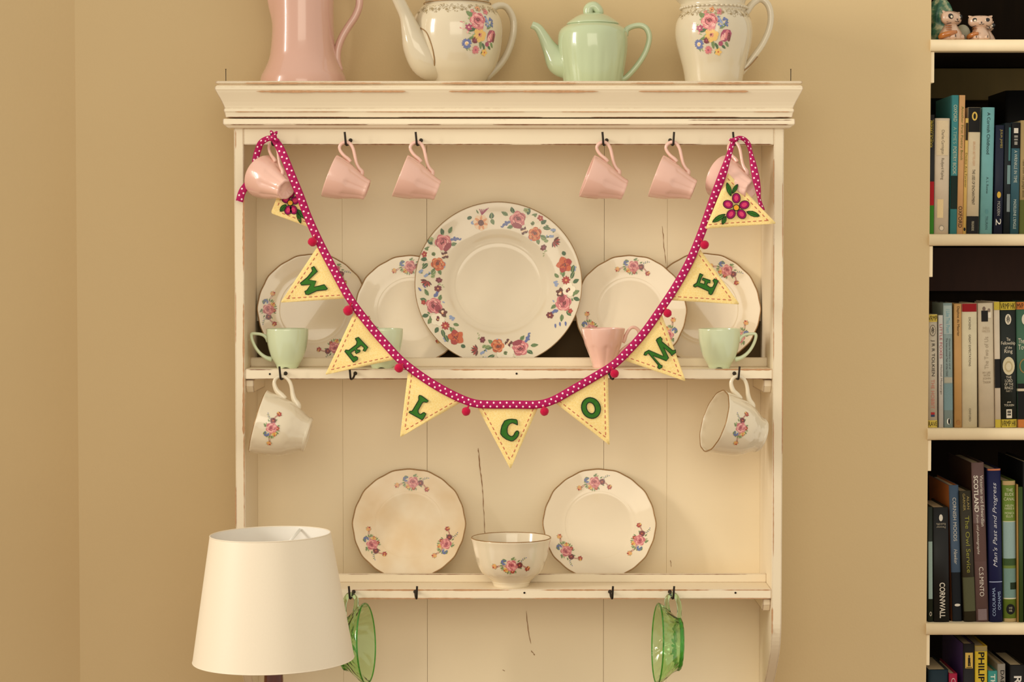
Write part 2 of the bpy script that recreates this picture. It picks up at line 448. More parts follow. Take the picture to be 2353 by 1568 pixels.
def pot_bouquet(seed=5):
    s = Spray(seed); c = C_; R = s.r
    for (x, y, L, W, a, k) in ((-12, 34, 20, 11, 2.6, 'green'), (-10, 30, 16, 9, 3.2, 'lgreen'), (-8, 8, 18, 8, 3.5, 'dgreen'), (-6, -4, 16, 9, 3.9, 'lgreen'), (20, 8, 22, 7, .7, 'green'), (30, 12, 20, 5, 1.1, 'dgreen'),
                               (4, -18, 18, 8, -1.4, 'green'), (10, -22, 18, 6, -1.1, 'dgreen'), (34, -20, 14, 7, -.9, 'green'), (26, -28, 12, 6, -.6, 'dgreen'), (-12, -10, 16, 6, 3.6, 'green'), (-30, -30, 12, 3, -1.2, 'green'), (-26, -32, 12, 3, -.8, 'lgreen'), (16, -36, 12, 5, -2.2, 'dgreen')):
        s.leaf(x, y, L, W, a, c[k], c['dgreen'] if k != 'dgreen' else c['lgreen'])
    for i in range(14): s.leaf(-26+R.uniform(-14, 4), 8+R.uniform(-14, 18), R.uniform(4, 7), 2.5, R.uniform(0, 6.2), c[R.choice(['pink', 'mag', 'pinkL', 'lgreen'])])
    for i in range(26): s.blob(24+R.uniform(-9, 14), 26+R.uniform(-13, 11), 2.8, 1.8, c['blue' if i % 3 else 'lblue'], R.uniform(0, 3))
    s.flower(2, 52, 6.5, 5, c['lorange'], c['maroon']); s.flower(-14, 46, 4.5, 5, c['pink'], c['yellow']); s.flower(21, 47, 7.5, 5, c['pink'], c['mag'])
    s.flower(-24, 10, 8, 6, c['mag'], c['pinkL'], .4, .3)
    s.flower(-28, -25, 11, 14, c['blue'], c['cream'], 0, .2); s.blob(-28, -25, 4.6, 4.6, c['cream']); s.blob(-28, -25, 2, 2, c['yellow'])
    s.flower(-6, -38, 9, 12, c['pink'], c['mag'], 0, .18); s.flower(18, -42, 8, 5, c['yellow'], c['orange'])
    s.flower(-9, -17, 7, 7, c['maroon'], c['mag'])
    s.blob(34, -6, 12, 14, c['mag'], -.4); s.blob(30, -8, 6, 11, c['pinkL'], -.6); s.blob(36, -4, 4, 11, c['pink'], -.2); s.blob(41, -9, 4, 10, c['maroon'], .1); s.blob(23, -24, 5, 5.5, c['mag'])
    s.flower(2, -6, 15, 6, c['yellow'], c['pink'], .3, .46); s.blob(2, -6, 5, 5, c['pink']); s.blob(1, -5, 2.4, 2.4, c['maroon'])
    s.rose(-3, 25, 18, c['maroon'], c['pink'], c['pinkL']); s.blob(2, 9, 10, 6, c['pink'], .5); s.stroke([(-8, 10), (0, 6), (8, 10)], 1.6, c['rose'])
    return s
def big_garland(kind, seed):
    s = Spray(seed); c = C_; R = s.r
    for x, y, a, L, k in ((-46, 8, 2.7, 16, 'green'), (-36, 14, 2.0, 15, 'dgreen'), (-30, -12, 3.6, 16, 'green'), (-8, 20, 1.7, 16, 'dgreen'), (0, 18, 1.1, 15, 'green'), (22, 16, 1.2, 15, 'dgreen'), (30, 12, .6, 17, 'dgreen'), (36, -4, .2, 17, 'green'), (42, -8, .5, 14, 'lgreen'), (36, -14, -.5, 14, 'green'), (52, -8, 1.0, 10, 'lgreen')):
        s.leaf(x, y, L, 8, a, c[k], c['lgreen'] if k == 'dgreen' else c['dgreen'])
    for i in range(9): s.leaf(R.uniform(-40, 55), R.uniform(-20, 24), 7, 3.5, R.uniform(0, 6), c[R.choice(['green', 'dgreen', 'lblue'])])
    for i in range(14):
        t = i/13; s.blob(-44-14*t+R.uniform(-3, 3), -6-12*t+R.uniform(-3, 3)*(1-t), 3.4-1.8*t, 2.8-1.2*t, c['blue'])
    for x, y in ((48, 22), (54, 10), (18, -20), (24, -22)): s.blob(x, y, 4.5, 3, c['lblue'], R.random()*3); s.blob(x+3, y+3, 3, 2, c['lblue'], 2)
    if kind == 0:
        s.rose(-24, 4, 17, c['maroon'], c['pink'], c['pinkL']); s.blob(-22, -9, 12, 6, c['rose'])
        s.flower(-2, -14, 9, 4, c['brown'], c['cream']); s.blob(-5, -17, 2.6, 2.6, c['cream']); s.blob(2, -11, 2.6, 2.6, c['cream'])
        s.flower(8, 8, 17, 6, c['white'], c['green'], .2, .52); s.blob(8, 8, 4, 4, c['green']); s.blob(8, 8, 2, 2, c['brown'])
        s.rose(24, -9, 15, c['brown'], c['orange'], c['lorange'])
        for i in range(7): s.leaf(66, 8, 14, 4.6, -.9+i*.42, c['red' if i % 2 else 'brown'])
        s.flower(16, 26, 6, 5, c['red'], c['lorange']); s.flower(62, -18, 7, 6, c['maroon'], c['mag'], .2)
        for i in range(5): s.leaf(70+i*2, -18-i*2, 5, 2, i*1.3, c['lgreen'])
        s.flower(-14, 28, 5, 5, c['lgreen'], c['lorange'])
    else:
        s.rose(-22, 2, 17, c['maroon'], c['pink'], c['pinkL']); s.blob(-14, -4, 9, 7, c['rose'])
        s.flower(0, -9, 10, 5, c['brown'], c['lorange']); s.blob(-3, -10, 3, 3, c['cream'])
        s.flower(8, 8, 14, 5, c['white'], c['maroon'], .2, .5); s.blob(5, 5, 4, 3, c['maroon']); s.blob(8, 8, 2, 2, c['yellow'])
        s.flower(28, 2, 9, 9, c['red'], c['lorange'], .2, .25); s.leaf(42, 16, 16, 9, .5, c['dgreen'], c['lgreen'])
        for i in range(5): s.blob(62+8*math.cos(i*1.26), 4+8*math.sin(i*1.26), 10, 8, c['red' if i % 2 else 'orange'], i*1.2)
        s.blob(62, 4, 4, 4, c['brown']); s.blob(84, 12, 5, 4, c['dgreen'])
        for x, y in ((-62, 12), (-56, 22), (-70, 6)): s.leaf(x, y, 10, 4, 2.4, c['blue'])
        s.flower(-60, -14, 8, 6, c['maroon'], c['lorange']); s.flower(-34, 22, 5, 5, c['red'], c['orange'])
    return s
def single_flower(seed=2):
    s = Spray(seed); c = C_
    s.leaf(20, 0, 14, 11, 1.4, c['dgreen'], c['lgreen']); s.leaf(20, 0, 14, 9, -1.2, c['green']); s.blob(-24, 14, 5, 4, c['dgreen'])
    s.blob(-20, 2, 6, 4, c['lblue'])
    s.flower(-4, -4, 16, 7, c['cream'], c['brown'], .1, .5); s.flower(-4, -4, 15, 7, c['lorange'], c['brown'], .5, .2); s.blob(-4, -4, 7, 7, c['brown'])
    for i in range(6): s.stroke([(2, 12), (0+i*3.4, 22+abs(i-3))], 1.6, c['mag'])
    s.leaf(-4, 16, 10, 3, 1.8, c['green'])
    return s
def scroll_band(seed, length, n=26):
    s = Spray(seed); R = s.r; g = C_['gold']
    for i in range(n):
        x = -length/2+length*(i+.5)/n; y = 0; dep = 9+9*abs(math.sin(i*.9))
        for k in range(4):
            cx = x+R.uniform(-4, 4); cy = -R.uniform(0, dep); r = R.uniform(1.6, 3.6); a0 = R.uniform(0, 6)
            s.stroke([(cx+r*math.cos(a0+t*.6), cy+r*math.sin(a0+t*.6)) for t in range(8)], .55, g)
        s.leaf(x+R.uniform(-3, 3), -R.uniform(2, dep+3), 4, 1.6, R.uniform(0, 6), g)
        if i % 2: s.flower(x, -dep*.7, 2.6, 5, g, g)
    return s

# ================================================================ ROOM
def struct(name, bm, mat, smooth=False):
    return tag(mk(name, bm, mat, None, smooth), kind='structure')
XE = P(2134, 784, YW).x          # edge of the bookcase alcove
XC = P(178, 784, YW).x           # left corner
ZT, ZF = 2.5, 0.0
bm = bmesh.new(); box(bm, XC-.02, XE, YW, YW+.10, ZF, ZT); struct('wall_back', bm, M['wall'])
bm = bmesh.new()
dx, dy = -1.0, -1.0; L = math.hypot(dx, dy); dx /= L; dy /= L; LEN = .90  # wall's unseen length and slant shaped to shade the dresser's left side
prism(bm, [(XC, YW), (XC+dx*LEN, YW+dy*LEN), (XC+dx*LEN-.08*abs(dy)*1.3, YW+dy*LEN+.09), (XC-.07, YW+.10), (XC, YW+.1)], ZF, ZT, lambda u, v, d: Vector((u, v, d))); struct('wall_left', bm, M['wall'])
bm = bmesh.new(); box(bm, XE-.10, XE, YW+.1, YW+.33, ZF, ZT); struct('wall_alcove', bm, M['wall'])
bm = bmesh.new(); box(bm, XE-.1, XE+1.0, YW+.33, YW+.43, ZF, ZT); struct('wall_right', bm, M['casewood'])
bm = bmesh.new(); box(bm, -1.6, XE+1.0, -.5, YW+.43, -.1, ZF); struct('floor', bm, M['floor'])

# ================================================================ DRESSER (hanging plate rack)
XL0, XL1 = P(540, 784, YF).x, P(562, 784, YF).x
XR1, XR0 = P(1776, 784, YF).x, P(1799, 784, YF).x
Zr = lambda py, Y=YF: P(0, py, Y).z
dresser = empty('dresser', (0, YB, Zr(1700)), 'cream distressed wooden plate rack dresser with moulded crown and shelves', 'dresser')
dresser.location = (0, 0, 0)
ZBOT = Zr(1700)
# side boards, front edge curving back near the foot
zc = Zr(1435)
def side(x0, x1):
    prof = [(YF, Zr(292)), (YF, zc)]
    for i in range(1, 17):
        t = i/16; prof.append((YF+.075*(1-math.cos(t*PI/2))*1.25, zc-(zc-Zr(1600))*t))
    prof += [(YF+.1, ZBOT), (YW-.001, ZBOT), (YW-.001, Zr(292))]
    bm = bmesh.new(); prism(bm, prof, x0, x1, lambda u, v, d: Vector((d, u, v)))
    es = [e for e in bm.edges if e.calc_face_angle(0) > .9 and abs((e.verts[0].co-e.verts[1].co).normalized().z) > .5 or (e.calc_face_angle(0) > .9 and min(e.verts[0].co.y, e.verts[1].co.y) < YF+.12 and abs(e.verts[0].co.x-e.verts[1].co.x) < 1e-5)]
    bmesh.ops.bevel(bm, geom=es, offset=.0009, segments=1, affect='EDGES')
    mk('side_panel', bm, M['paint'], dresser, False)
side(XL0, XL1); side(XR1, XR0)
# crown moulding
crown = [(186, .0215), (187, .0250), (191, .0250), (193, .0225), (195, .0215), (197, .0240), (200, .0262), (205, .0262), (209, .0248), (212, .0240),
         (222, .0205), (234, .0165), (243, .0140), (249, .0128), (252, .0140), (256, .0142), (259, .0128), (266, .0118), (270, .0116), (270.5, .006), (272.5, .006), (273, .0142), (275, .0152), (285, .0152), (287, .0142), (289, .0120), (293, .0095), (295, .0060), (295, .0)]
def crown_mesh(pts, ycap):
    bm = bmesh.new(); rows = []
    for py, o in pts:
        z = P(0, py, YF-o).z
        rows.append([bm.verts.new(q) for q in ((XL0-o, YW-.001, z), (XL0-o, YF-o, z), (XR0+o, YF-o, z), (XR0+o, YW-.001, z))])
    for a, b in zip(rows[:-1], rows[1:]):
        for k in range(3): bm.faces.new((a[k], b[k], b[k+1], a[k+1]))
        bm.faces.new((a[3], b[3], b[0], a[0]))
    bm.faces.new(rows[0]); bm.faces.new(rows[-1][::-1])
    bmesh.ops.recalc_face_normals(bm, faces=bm.faces[:])
    return bm
mk('crown_moulding', crown_mesh(crown[:20], 0), M['paint'], dresser, False)
mk('crown_bead', crown_mesh(crown[20:], 0), M['paint2'], dresser, False)
ZCR = P(0, 186, YF-.0215).z
def board(name, x0, x1, y0, y1, z0, z1, mat='paint', bev=.0009):
    bm = bmesh.new(); box(bm, x0, x1, y0, y1, z0, z1, bev); return mk(name, bm, M[mat], dresser, False)
board('top_rail', XL1, XR1, YF, YF+.018, Zr(333), Zr(294.5))
def shelf(ytop, ybot, rtop):
    zt, zb = Zr(ytop), Zr(ybot)
    board('shelf_board', XL1, XR1, YF+.002, YB, zb, zt, 'paint2')
    board('plate_rail', XL1, XR1, YR, YR+.007, zt, P(0, rtop, YR).z)
    return zt
Z1 = shelf(848.5, 872, 822); Z2 = shelf(1355, 1377, 1319)
for ys in (873, 1378):
    for x, s in ((XL1, 1), (XR1, -1)):
        bm = bmesh.new(); a = x; b = x+s*.0125
        zt = Zr(ys); zb = zt-.021
        prism(bm, [(YF+.012, zt-.001), (YF+.012, zb+.010), (YF+.02, zb), (YB, zb), (YB, zt-.001)], min(a, b), max(a, b), lambda u, v, d: Vector((d, u, v)))
        mk('shelf_cleat', bm, M['paint2'], dresser, False)
# backboards
seams = [(None, XL1), (787, .00018), (981, .00045), (1388, .00045), (1533, .00018), (None, XR1)]
xs = [(v if p is None else P(p, 784, YB).x, 0 if p is None else v) for p, v in seams]
for i in range(len(xs)-1):
    a = xs[i][0]+xs[i][1]/2; b = xs[i+1][0]-xs[i+1][1]/2
    bm = bmesh.new(); box(bm, a, b, YB+random.uniform(0, .0006), YB+.010, ZBOT, Zr(294), .0004); mk('back_plank', bm, M['back'], dresser, False)
bm = bmesh.new(); box(bm, XL1+.0005, XR1-.0005, YB-.0012, YB-.0001, Z1+.0003, P(0, 738, YB).z); mk('dark_olive_strip', bm, M['brownish'], dresser, False, 'dark olive strip behind the plates')  # dark olive strip laid over the lower backboards, behind the plates
def crack(pts, w):
    bm = bmesh.new(); rnd = random.Random(len(pts)*7+int(pts[0][0])); q = []
    for i in range(len(pts)-1):
        (x0, y0), (x1, y1) = pts[i], pts[i+1]
        for k in range(6): t = k/6; q.append((x0+(x1-x0)*t+rnd.uniform(-.7, .7), y0+(y1-y0)*t))
    q.append(pts[-1]); Y = YB-.0004; rows = []
    for i, (x, y) in enumerate(q):
        ww = w*(.25+rnd.random())*(.2 if i in (0, len(q)-1) else 1)/2
        rows.append([bm.verts.new(P(x-ww, y, Y)), bm.verts.new(P(x+ww, y, Y)), bm.verts.new(P(x+ww, y, YB+.002)), bm.verts.new(P(x-ww, y, YB+.002))])
    for a, b in zip(rows[:-1], rows[1:]):
        for k in range(4): bm.faces.new((a[k], a[(k+1) % 4], b[(k+1) % 4], b[k]))
    mk('paint_crack', bm, M['crack'], dresser, False)
crack([(1099, 1030), (1102, 1070), (1108, 1115), (1111, 1160), (1113, 1215), (1117, 1240)], 1.9)
crack([(1209, 1405), (1214, 1450), (1220, 1480)], 1.6); crack([(1220, 1495), (1229, 1507)], 3)
crack([(1522, 520), (1525, 560), (1530, 606)], 1.5); crack([(1155, 1540), (1160, 1543)], 3)
crack([(1541, 1288), (1543, 1303)], 2)
for px, py in ((620, 860), (1187, 859), (1690, 1363), (1205, 1363)):
    bm = bmesh.new(); sphere(bm, P(px, py, YF+.0016), (.0017, .0008, .0017), 10, 6); mk('screw_hole', bm, M['hole'], dresser)
for px, d in ((519, .0), (1817, .0)):
    bm = bmesh.new(); p = P(px, 186, YF+.02); p.z = ZCR-.002; tube(bm, [p, p+Vector((0, 0, .024))], .0006, seg=6, n=1)
    sphere(bm, p+Vector((0, 0, .024)), (.0013, .0013, .0005), 8, 4); mk('nail', bm, M['iron'], dresser)
M['rub'] = plain('rubbed_bare_wood', (186, 140, 98), .7, .25, nscale=220); M['rubdark'] = plain('rubbed_dark_wood', (122, 80, 48), .8, .35, nscale=220)
def worn(pts, w, Y, mat='rub', cover_=.8, seed=1, vert=False):
    """ragged slivers of bare exposed wood standing a hair proud of the paint, one object each"""
    rnd = random.Random(seed); step = 7.0; run = []; runs = []
    (x0, y0), (x1, y1) = pts; L = math.hypot(x1-x0, y1-y0); n = max(3, int(L/step)); ph = rnd.uniform(0, 9)
    for i in range(n+1):
        t = i/n; a = .5+.5*math.sin(t*L*.021+ph)*math.sin(t*L*.0083+ph*2); ww = w*(.25+a*.9+rnd.uniform(-.25, .35))
        if a < 1-cover_:
            if len(run) > 2: runs.append(run)
            run = []
        else: run.append((x0+(x1-x0)*t, y0+(y1-y0)*t, max(ww, .3)))
    if len(run) > 2: runs.append(run)
    nx, ny = (1, 0) if vert else (0, 1)
    for run in runs:
        bm = bmesh.new(); prev = None
        for i, (x, y, ww) in enumerate(run):
            if i in (0, len(run)-1): ww = .1
            q = [bm.verts.new(P(x+nx*f*ww, y+ny*f*ww, Y+d)) for f, d in ((-.45, -.00015), (.55, -.00015), (.55, .0006), (-.45, .0006))]
            if prev:
                for k in range(4): bm.faces.new((prev[k], prev[(k+1) % 4], q[(k+1) % 4], q[k]))
            prev = q
        bmesh.ops.recalc_face_normals(bm, faces=bm.faces[:])
        mk('worn_patch', bm, M[mat], dresser, False)
for sd, (pts, w, Y, mat, cv_) in enumerate([
    (((560, 210), (1720, 210)), 4.5, YF-.0262, 'rub', .75), (((520, 191), (1790, 191)), 3.2, YF-.0250, 'rub', .62), (((540, 257), (1815, 257)), 1.6, YF-.0143, 'rub', .8),
    (((522, 269.5), (1815, 269.5)), 1.8, YF-.0122, 'rubdark', .7), (((530, 286.5), (1812, 286.5)), 1.8, YF-.0152, 'rubdark', .6), (((1560, 276), (1820, 276)), 1.6, YF-.0153, 'rubdark', .8),
    (((575, 332), (1774, 332)), 2.4, YF, 'rubdark', .85), (((570, 850), (960, 849.5)), 1.6, YF+.002, 'rubdark', .55), (((960, 850), (1774, 849.5)), 3.4, YF+.002, 'rub', .75),
    (((570, 871), (1774, 871)), 1.8, YF+.002, 'rubdark', .85), (((800, 1356.5), (1772, 1356.5)), 3.4, YF+.002, 'rub', .85), (((800, 1376), (1200, 1376)), 3.2, YF+.002, 'rub', .85), (((1200, 1376), (1772, 1376)), 2.2, YF+.002, 'rub', .7),
    (((800, 1320.5), (1745, 1320.5)), 1.2, YR, 'rubdark', .8)]):
    worn(pts, w, Y, mat, cv_, sd+3)
for sd, (pts, w, Y, mat, cv_) in enumerate([
    (((559.5, 450), (559.5, 1000)), 4.6, YF, 'rub', .85), (((560.5, 1000), (561, 1215)), 2.2, YF, 'rub', .8), (((541.5, 300), (541.5, 1210)), 1.6, YF, 'rub', .4),
    (((1777.5, 365), (1777.5, 760)), 2.4, YF, 'rub', .8), (((1777.5, 760), (1777, 1330)), 1.8, YF, 'rub', .6), (((1774.5, 1396), (1774, 1460)), 3.6, YF, 'rub', 1.0), (((1798.5, 420), (1798, 1120)), 1.8, YF, 'rub', .7)]):
    worn(pts, w, Y, mat, cv_, sd+31, True)
# cup hooks
hook_pts = [(.0058, .010, 0), (.0056, 0, 0), (.0052, -.006, -.0005), (.0036, -.0105, -.0058), (.0012, -.0150, -.0082), (-.0003, -.0190, -.0070), (-.0008, -.0205, -.0010), (-.0014, -.0212, .0060), (-.002, -.0216, .0120)]
def hook_bm(tw=1.0):
    bm = bmesh.new(); tube(bm, [(x*tw, y, z) for x, y, z in hook_pts], .0017, seg=8, n=4)
    sphere(bm, (.0056*tw, -.0008, 0), (.0031, .0016, .0031), 12, 8); return bm
HOOK = {}
def hook(px, py, tw=1.0, Y=YF):
    o = mk('cup_hook', hook_bm(tw), M['iron'], dresser); p = P(px, py, Y-.0205); p.y = Y; o.location = p
    HOOK[(px, py)] = Vector((p.x+.0004*tw, Y-.0165, p.z-.0082)); return HOOK[(px, py)]
for px, tw in ((626, 1), (795, 1), (958, 1), (1387, 1), (1547, -.6), (1687, 1)): hook(px, 321, tw)
for px, tw in ((645, 1), (806, 1), (1409, -1), (1697, -.8)): hook(px, 860, tw)
for px, tw in ((804, .8), (957, -.5), (1407, -.5), (1547, -.7)): hook(px, 1365, tw)

# ================================================================ CROCKERY
def interp(prof, z):
    for (r0, z0), (r1, z1) in zip(prof[:-1], prof[1:]):
        if (z0 <= z <= z1): return r0+(r1-r0)*((z-z0)/(z1-z0) if z1 > z0 else 0)
    return prof[-1][0] if z > prof[-1][1] else prof[0][0]
def wrap(prof, th0, zc_, rmean=None, mod=None):
    rm = rmean or interp(prof, zc_)
    def fn(u, v, off):
        th = th0+u/rm; z = zc_+v; r = interp(prof, z)
        if mod: r, z = mod(th, r, z, 0)
        r += off+.00035
        return Vector((r*math.cos(th), r*math.sin(th), z))
    return fn
def cup_prof(outer, t, foot=.0015):
    o = smooth_prof(outer, 5)
    inner = [(max(r-t, 0), z) for r, z in o if z > t*2.2][::-1]
    top = o[-1]
    r0 = o[0][0]
    return [(0, foot), (r0*.75, foot), (r0*.8, 0)]+o+[(top[0]-t*.15, top[1]+t*.28), (top[0]-t*.5, top[1]+t*.4), (top[0]-t*.85, top[1]+t*.28)]+inner+[(inner[-1][0]*.8, t*1.6), (0, t*1.5)], o
def scale_prof(p, k): return [(r*k, z*k) for r, z in p]
def img_local(pts, base, rim):
    u = Vector((rim[0]-base[0], rim[1]-base[1])); u.normalize(); v = Vector((-u.y, u.x))
    if v.y > 0: v = -v
    return [((Vector(p)-Vector(base)).dot(v), (Vector(p)-Vector(base)).dot(u)) for p in pts]   # (r, z)
k0 = K(3.285)
# --- pink cup
PK = scale_prof([(24.5, 0), (25.8, 3), (27, 10), (31.5, 24), (37, 38), (43, 55), (47.5, 72), (50, 84), (51.2, 92)], k0)
def pk_mod(th, r, z, i):
    zl = (44+9*abs(math.cos(4*th)))*k0
    if z < zl:
        f = min(1, (zl-z)/(2.0*k0)); r = r-.0012*f + .0018*(abs(math.cos(4*th+PI/2))-.3)*f*(r/.03)
    return r, z
PKH = img_local([(802, 367), (796, 360), (788, 353), (780, 343), (777, 334), (781, 326), (791, 321.5), (801, 325), (808, 336), (812, 352), (816, 370), (822, 382), (828, 389), (827, 397)], (840.5, 431.5), (750.5, 397))
def pink_parts(root):
    prof, o = cup_prof(PK, .0022); bm = bmesh.new(); lathe(bm, prof, 96, pk_mod); mk('cup_body', bm, M['pink'], root)
    bm = bmesh.new(); tube(bm, [(r*k0, 0, z*k0) for r, z in PKH], [.0034, .0034, .0028, .0026, .0026, .0028, .003, .0028, .0026, .0026, .0026, .003, .0036, .0038], (0, 1, 0), .8, 10, 4)
    mk('handle', bm, M['pink'], root)
# --- floral cup
FC = scale_prof([(39, 0), (41, 4), (42, 9), (46, 18), (52.5, 28), (60, 42), (65.5, 58), (69.5, 80), (72, 100), (74, 119)], k0)
def fc_mod(th, r, z, i):
    zl = (40+4*math.cos(12*th))*k0
    if .004 < z < zl: r = r-.0011*min(1, (zl-z)/(4*k0))*(1-.5*abs(math.sin(6*th)))
    if z > 115*k0: r += .0005*math.cos(12*th)
    return r, z
FCH = img_local([(652, 912), (643, 902), (634, 893), (629, 882), (628, 872), (633, 863), (644, 859), (656, 863), (664, 873), (668, 886), (670, 900), (674, 914), (681, 926), (678, 938)], (706, 995), (591, 963))
def rim_ring(bm, prof_top, rr, seg=96, mod=None, dz=0):
    r, z = prof_top; pts = []
    for k in range(seg+1):
        th = 2*PI*k/seg; a, b = (r, z) if mod is None else mod(th, r, z, 0)
        pts.append((a*math.cos(th), a*math.sin(th), b+dz))
    tube(bm, pts, rr, (0, 0, 1), 1, 6, 1, cap=False)
def floral_cup_parts(root, th):
    prof, o = cup_prof(FC, .0024); bm = bmesh.new(); lathe(bm, prof, 96, fc_mod); mk('cup_body', bm, M['cream'], root)
    bm = bmesh.new(); tube(bm, [(r*k0, 0, z*k0) for r, z in FCH], [.0052, .0050, .0042, .0036, .0030, .0028, .0028, .0028, .0030, .0032, .0038, .0048, .0060, .0062], (0, 1, 0), .85, 12, 4); mk('handle', bm, M['cream'], root)
    bm = bmesh.new(); rim_ring(bm, (o[-1][0]-.0010, o[-1][1]+.0004), .0011, mod=fc_mod); mk('gilt_rim', bm, M['gilt'], root, label='worn brown gilt line on the rim')
    small_spray(11).build('flower_print', wrap(o, th, 80*k0, mod=fc_mod), root, k0*.98)
# --- mint cup
MC = scale_prof([(25, 0), (26, 4), (28, 9), (33, 17), (38.5, 28), (43.5, 43), (47, 60), (48.6, 76), (49, 91)], k0)
MCH = [(44, 62), (50, 72), (60, 78), (74, 80), (84, 79), (83, 66), (75, 48), (64, 34), (50, 24), (36, 20)]
def mc_mod(th, r, z, i):
    if z < .002: z += .0016*max(0, math.cos(4*th))
    return r, z
def mint_parts(root):
    prof, o = cup_prof(MC, .0022, .003); bm = bmesh.new(); lathe(bm, prof, 80, mc_mod); mk('cup_body', bm, M['mint'], root)
    bm = bmesh.new(); tube(bm, [(r*k0, 0, z*k0) for r, z in MCH], [.0040, .0032, .0026, .0026, .0026, .0026, .0026, .0028, .0034, .0044], (0, 1, 0), .9, 10, 4); mk('handle', bm, M['mint'], root)

def hang(root, hp, contact, axis_angle, rot):
    """axis_angle: how far the rim side rises above horizontal; rot: turn about the vertical"""
    c, s = math.cos(axis_angle), math.sin(axis_angle)
    x = Vector((s, 0, c)); z = Vector((-c, 0, s)); y = z.cross(x)
    R = Matrix(((x.x, y.x, z.x), (x.y, y.y, z.y), (x.z, y.z, z.z)))
    R = Matrix.Rotation(rot, 3, 'Z') @ R
    loc = hp+Vector((0, 0, .0042)) - R @ Vector((contact[0]*k0, 0, contact[1]*k0))
    root.matrix_world = Matrix.Translation(loc) @ R.to_4x4()
def pt_at(imgpt, base, rim): return img_local([imgpt], base, rim)[0]
pkc = pt_at((793, 322), (840.5, 431.5), (750.5, 397))
G1 = 'pink cups hanging from the top rail'
pl = [(626, -46, 'pink china cup on leftmost top hook, base turned forward beside magenta ribbon', .36),
      (795, 0, 'pink china cup on second top hook from the left, side on', .365),
      (958, 3, 'pink china cup on third top hook from the left, above big plate left edge', .375),
      (1387, 2, 'pink china cup on third top hook from the right, over the board gap', .36),
      (1547, -6, 'pink china cup on second top hook from the right, plain view', .36),
      (1687, -40, 'pink china cup on rightmost top hook behind flower pennant', .37)]
first = None
for px, rot, lab, ax in pl:
    if first is None:
        r = empty('teacup', (0, 0, 0), lab, 'cup', G1); pink_parts(r); first = r
    else:
        r = copy_tree(first); r['label'] = lab
    hang(r, HOOK[(px, 321)], pkc, ax, math.radians(rot))
fcc = pt_at((644, 859.5), (706, 995), (591, 963))
G2 = 'floral cups hanging under the middle shelf'
r = empty('teacup', (0, 0, 0), 'floral ivory cup hanging at left under middle shelf, rim seen edge on', 'cup', G2); floral_cup_parts(r, -PI/2)
hang(r, HOOK[(645, 860)], fcc, math.atan2(32, 115), 0)
r2 = copy_tree(r); r2['label'] = 'floral ivory cup hanging at right under middle shelf, mouth turned forward'
hang(r2, HOOK[(1697, 860)], fcc, math.atan2(32, 115)+.04, math.radians(15))
# standing cups
def stand(root, px, py, Y, rotz, zsurf):
    p = P(px, py, Y); root.matrix_world = Matrix.Translation((p.x, Y, zsurf)) @ Matrix.Rotation(rotz, 4, 'Z')
r = empty('teacup', (0, 0, 0), 'mint green cup at left end of middle shelf, handle to the left', 'cup', 'mint cups on the middle shelf'); mint_parts(r)
stand(r, 660.5, 800, 3.333, PI-.05, Z1)
r2 = copy_tree(r); r2['label'] = 'mint green cup half hidden behind the first E pennant'; stand(r2, 878, 800, 3.333, PI, Z1)
r3 = copy_tree(r); r3['label'] = 'mint green cup at right end of middle shelf, handle to the right'; stand(r3, 1653, 800, 3.333, -.1, Z1)
r = copy_tree(first); r['label'] = 'pink china cup standing upright on middle shelf right of big plate'; del r['group']
stand(r, 1386, 800, 3.335, .15, Z1)
# --- bowl
kb = K(3.335)
BW = scale_prof([(41, 0), (42, 4), (44, 9), (52, 17), (66, 30), (76, 46), (82, 64), (86, 82), (89, 98), (92.5, 111)], kb)
def bw_mod(th, r, z, i):
    zl = (30+2*math.cos(16*th))*kb
    if .008 < z < zl: r -= .0010
    if z > .02: r += .0004*abs(math.sin(8*th))
    return r, z
r = empty('sugar_bowl', (0, 0, 0), 'ivory floral bowl with gilt rim at centre of lower shelf', 'bowl')
prof, o = cup_prof(BW, .0026); bm = bmesh.new(); lathe(bm, prof, 112, bw_mod); mk('bowl_body', bm, M['cream'], r)
bm = bmesh.new(); rim_ring(bm, (o[-1][0]-.0012, o[-1][1]+.0005), .0012, mod=bw_mod); mk('gilt_rim', bm, M['gilt'], r, label='brown gilt line on the rim')
small_spray(11).build('flower_print', wrap(o, -PI/2, 58*kb, mod=bw_mod), r, kb*1.05)
stand(r, 1174.5, 1300, 3.337, 0, Z2)

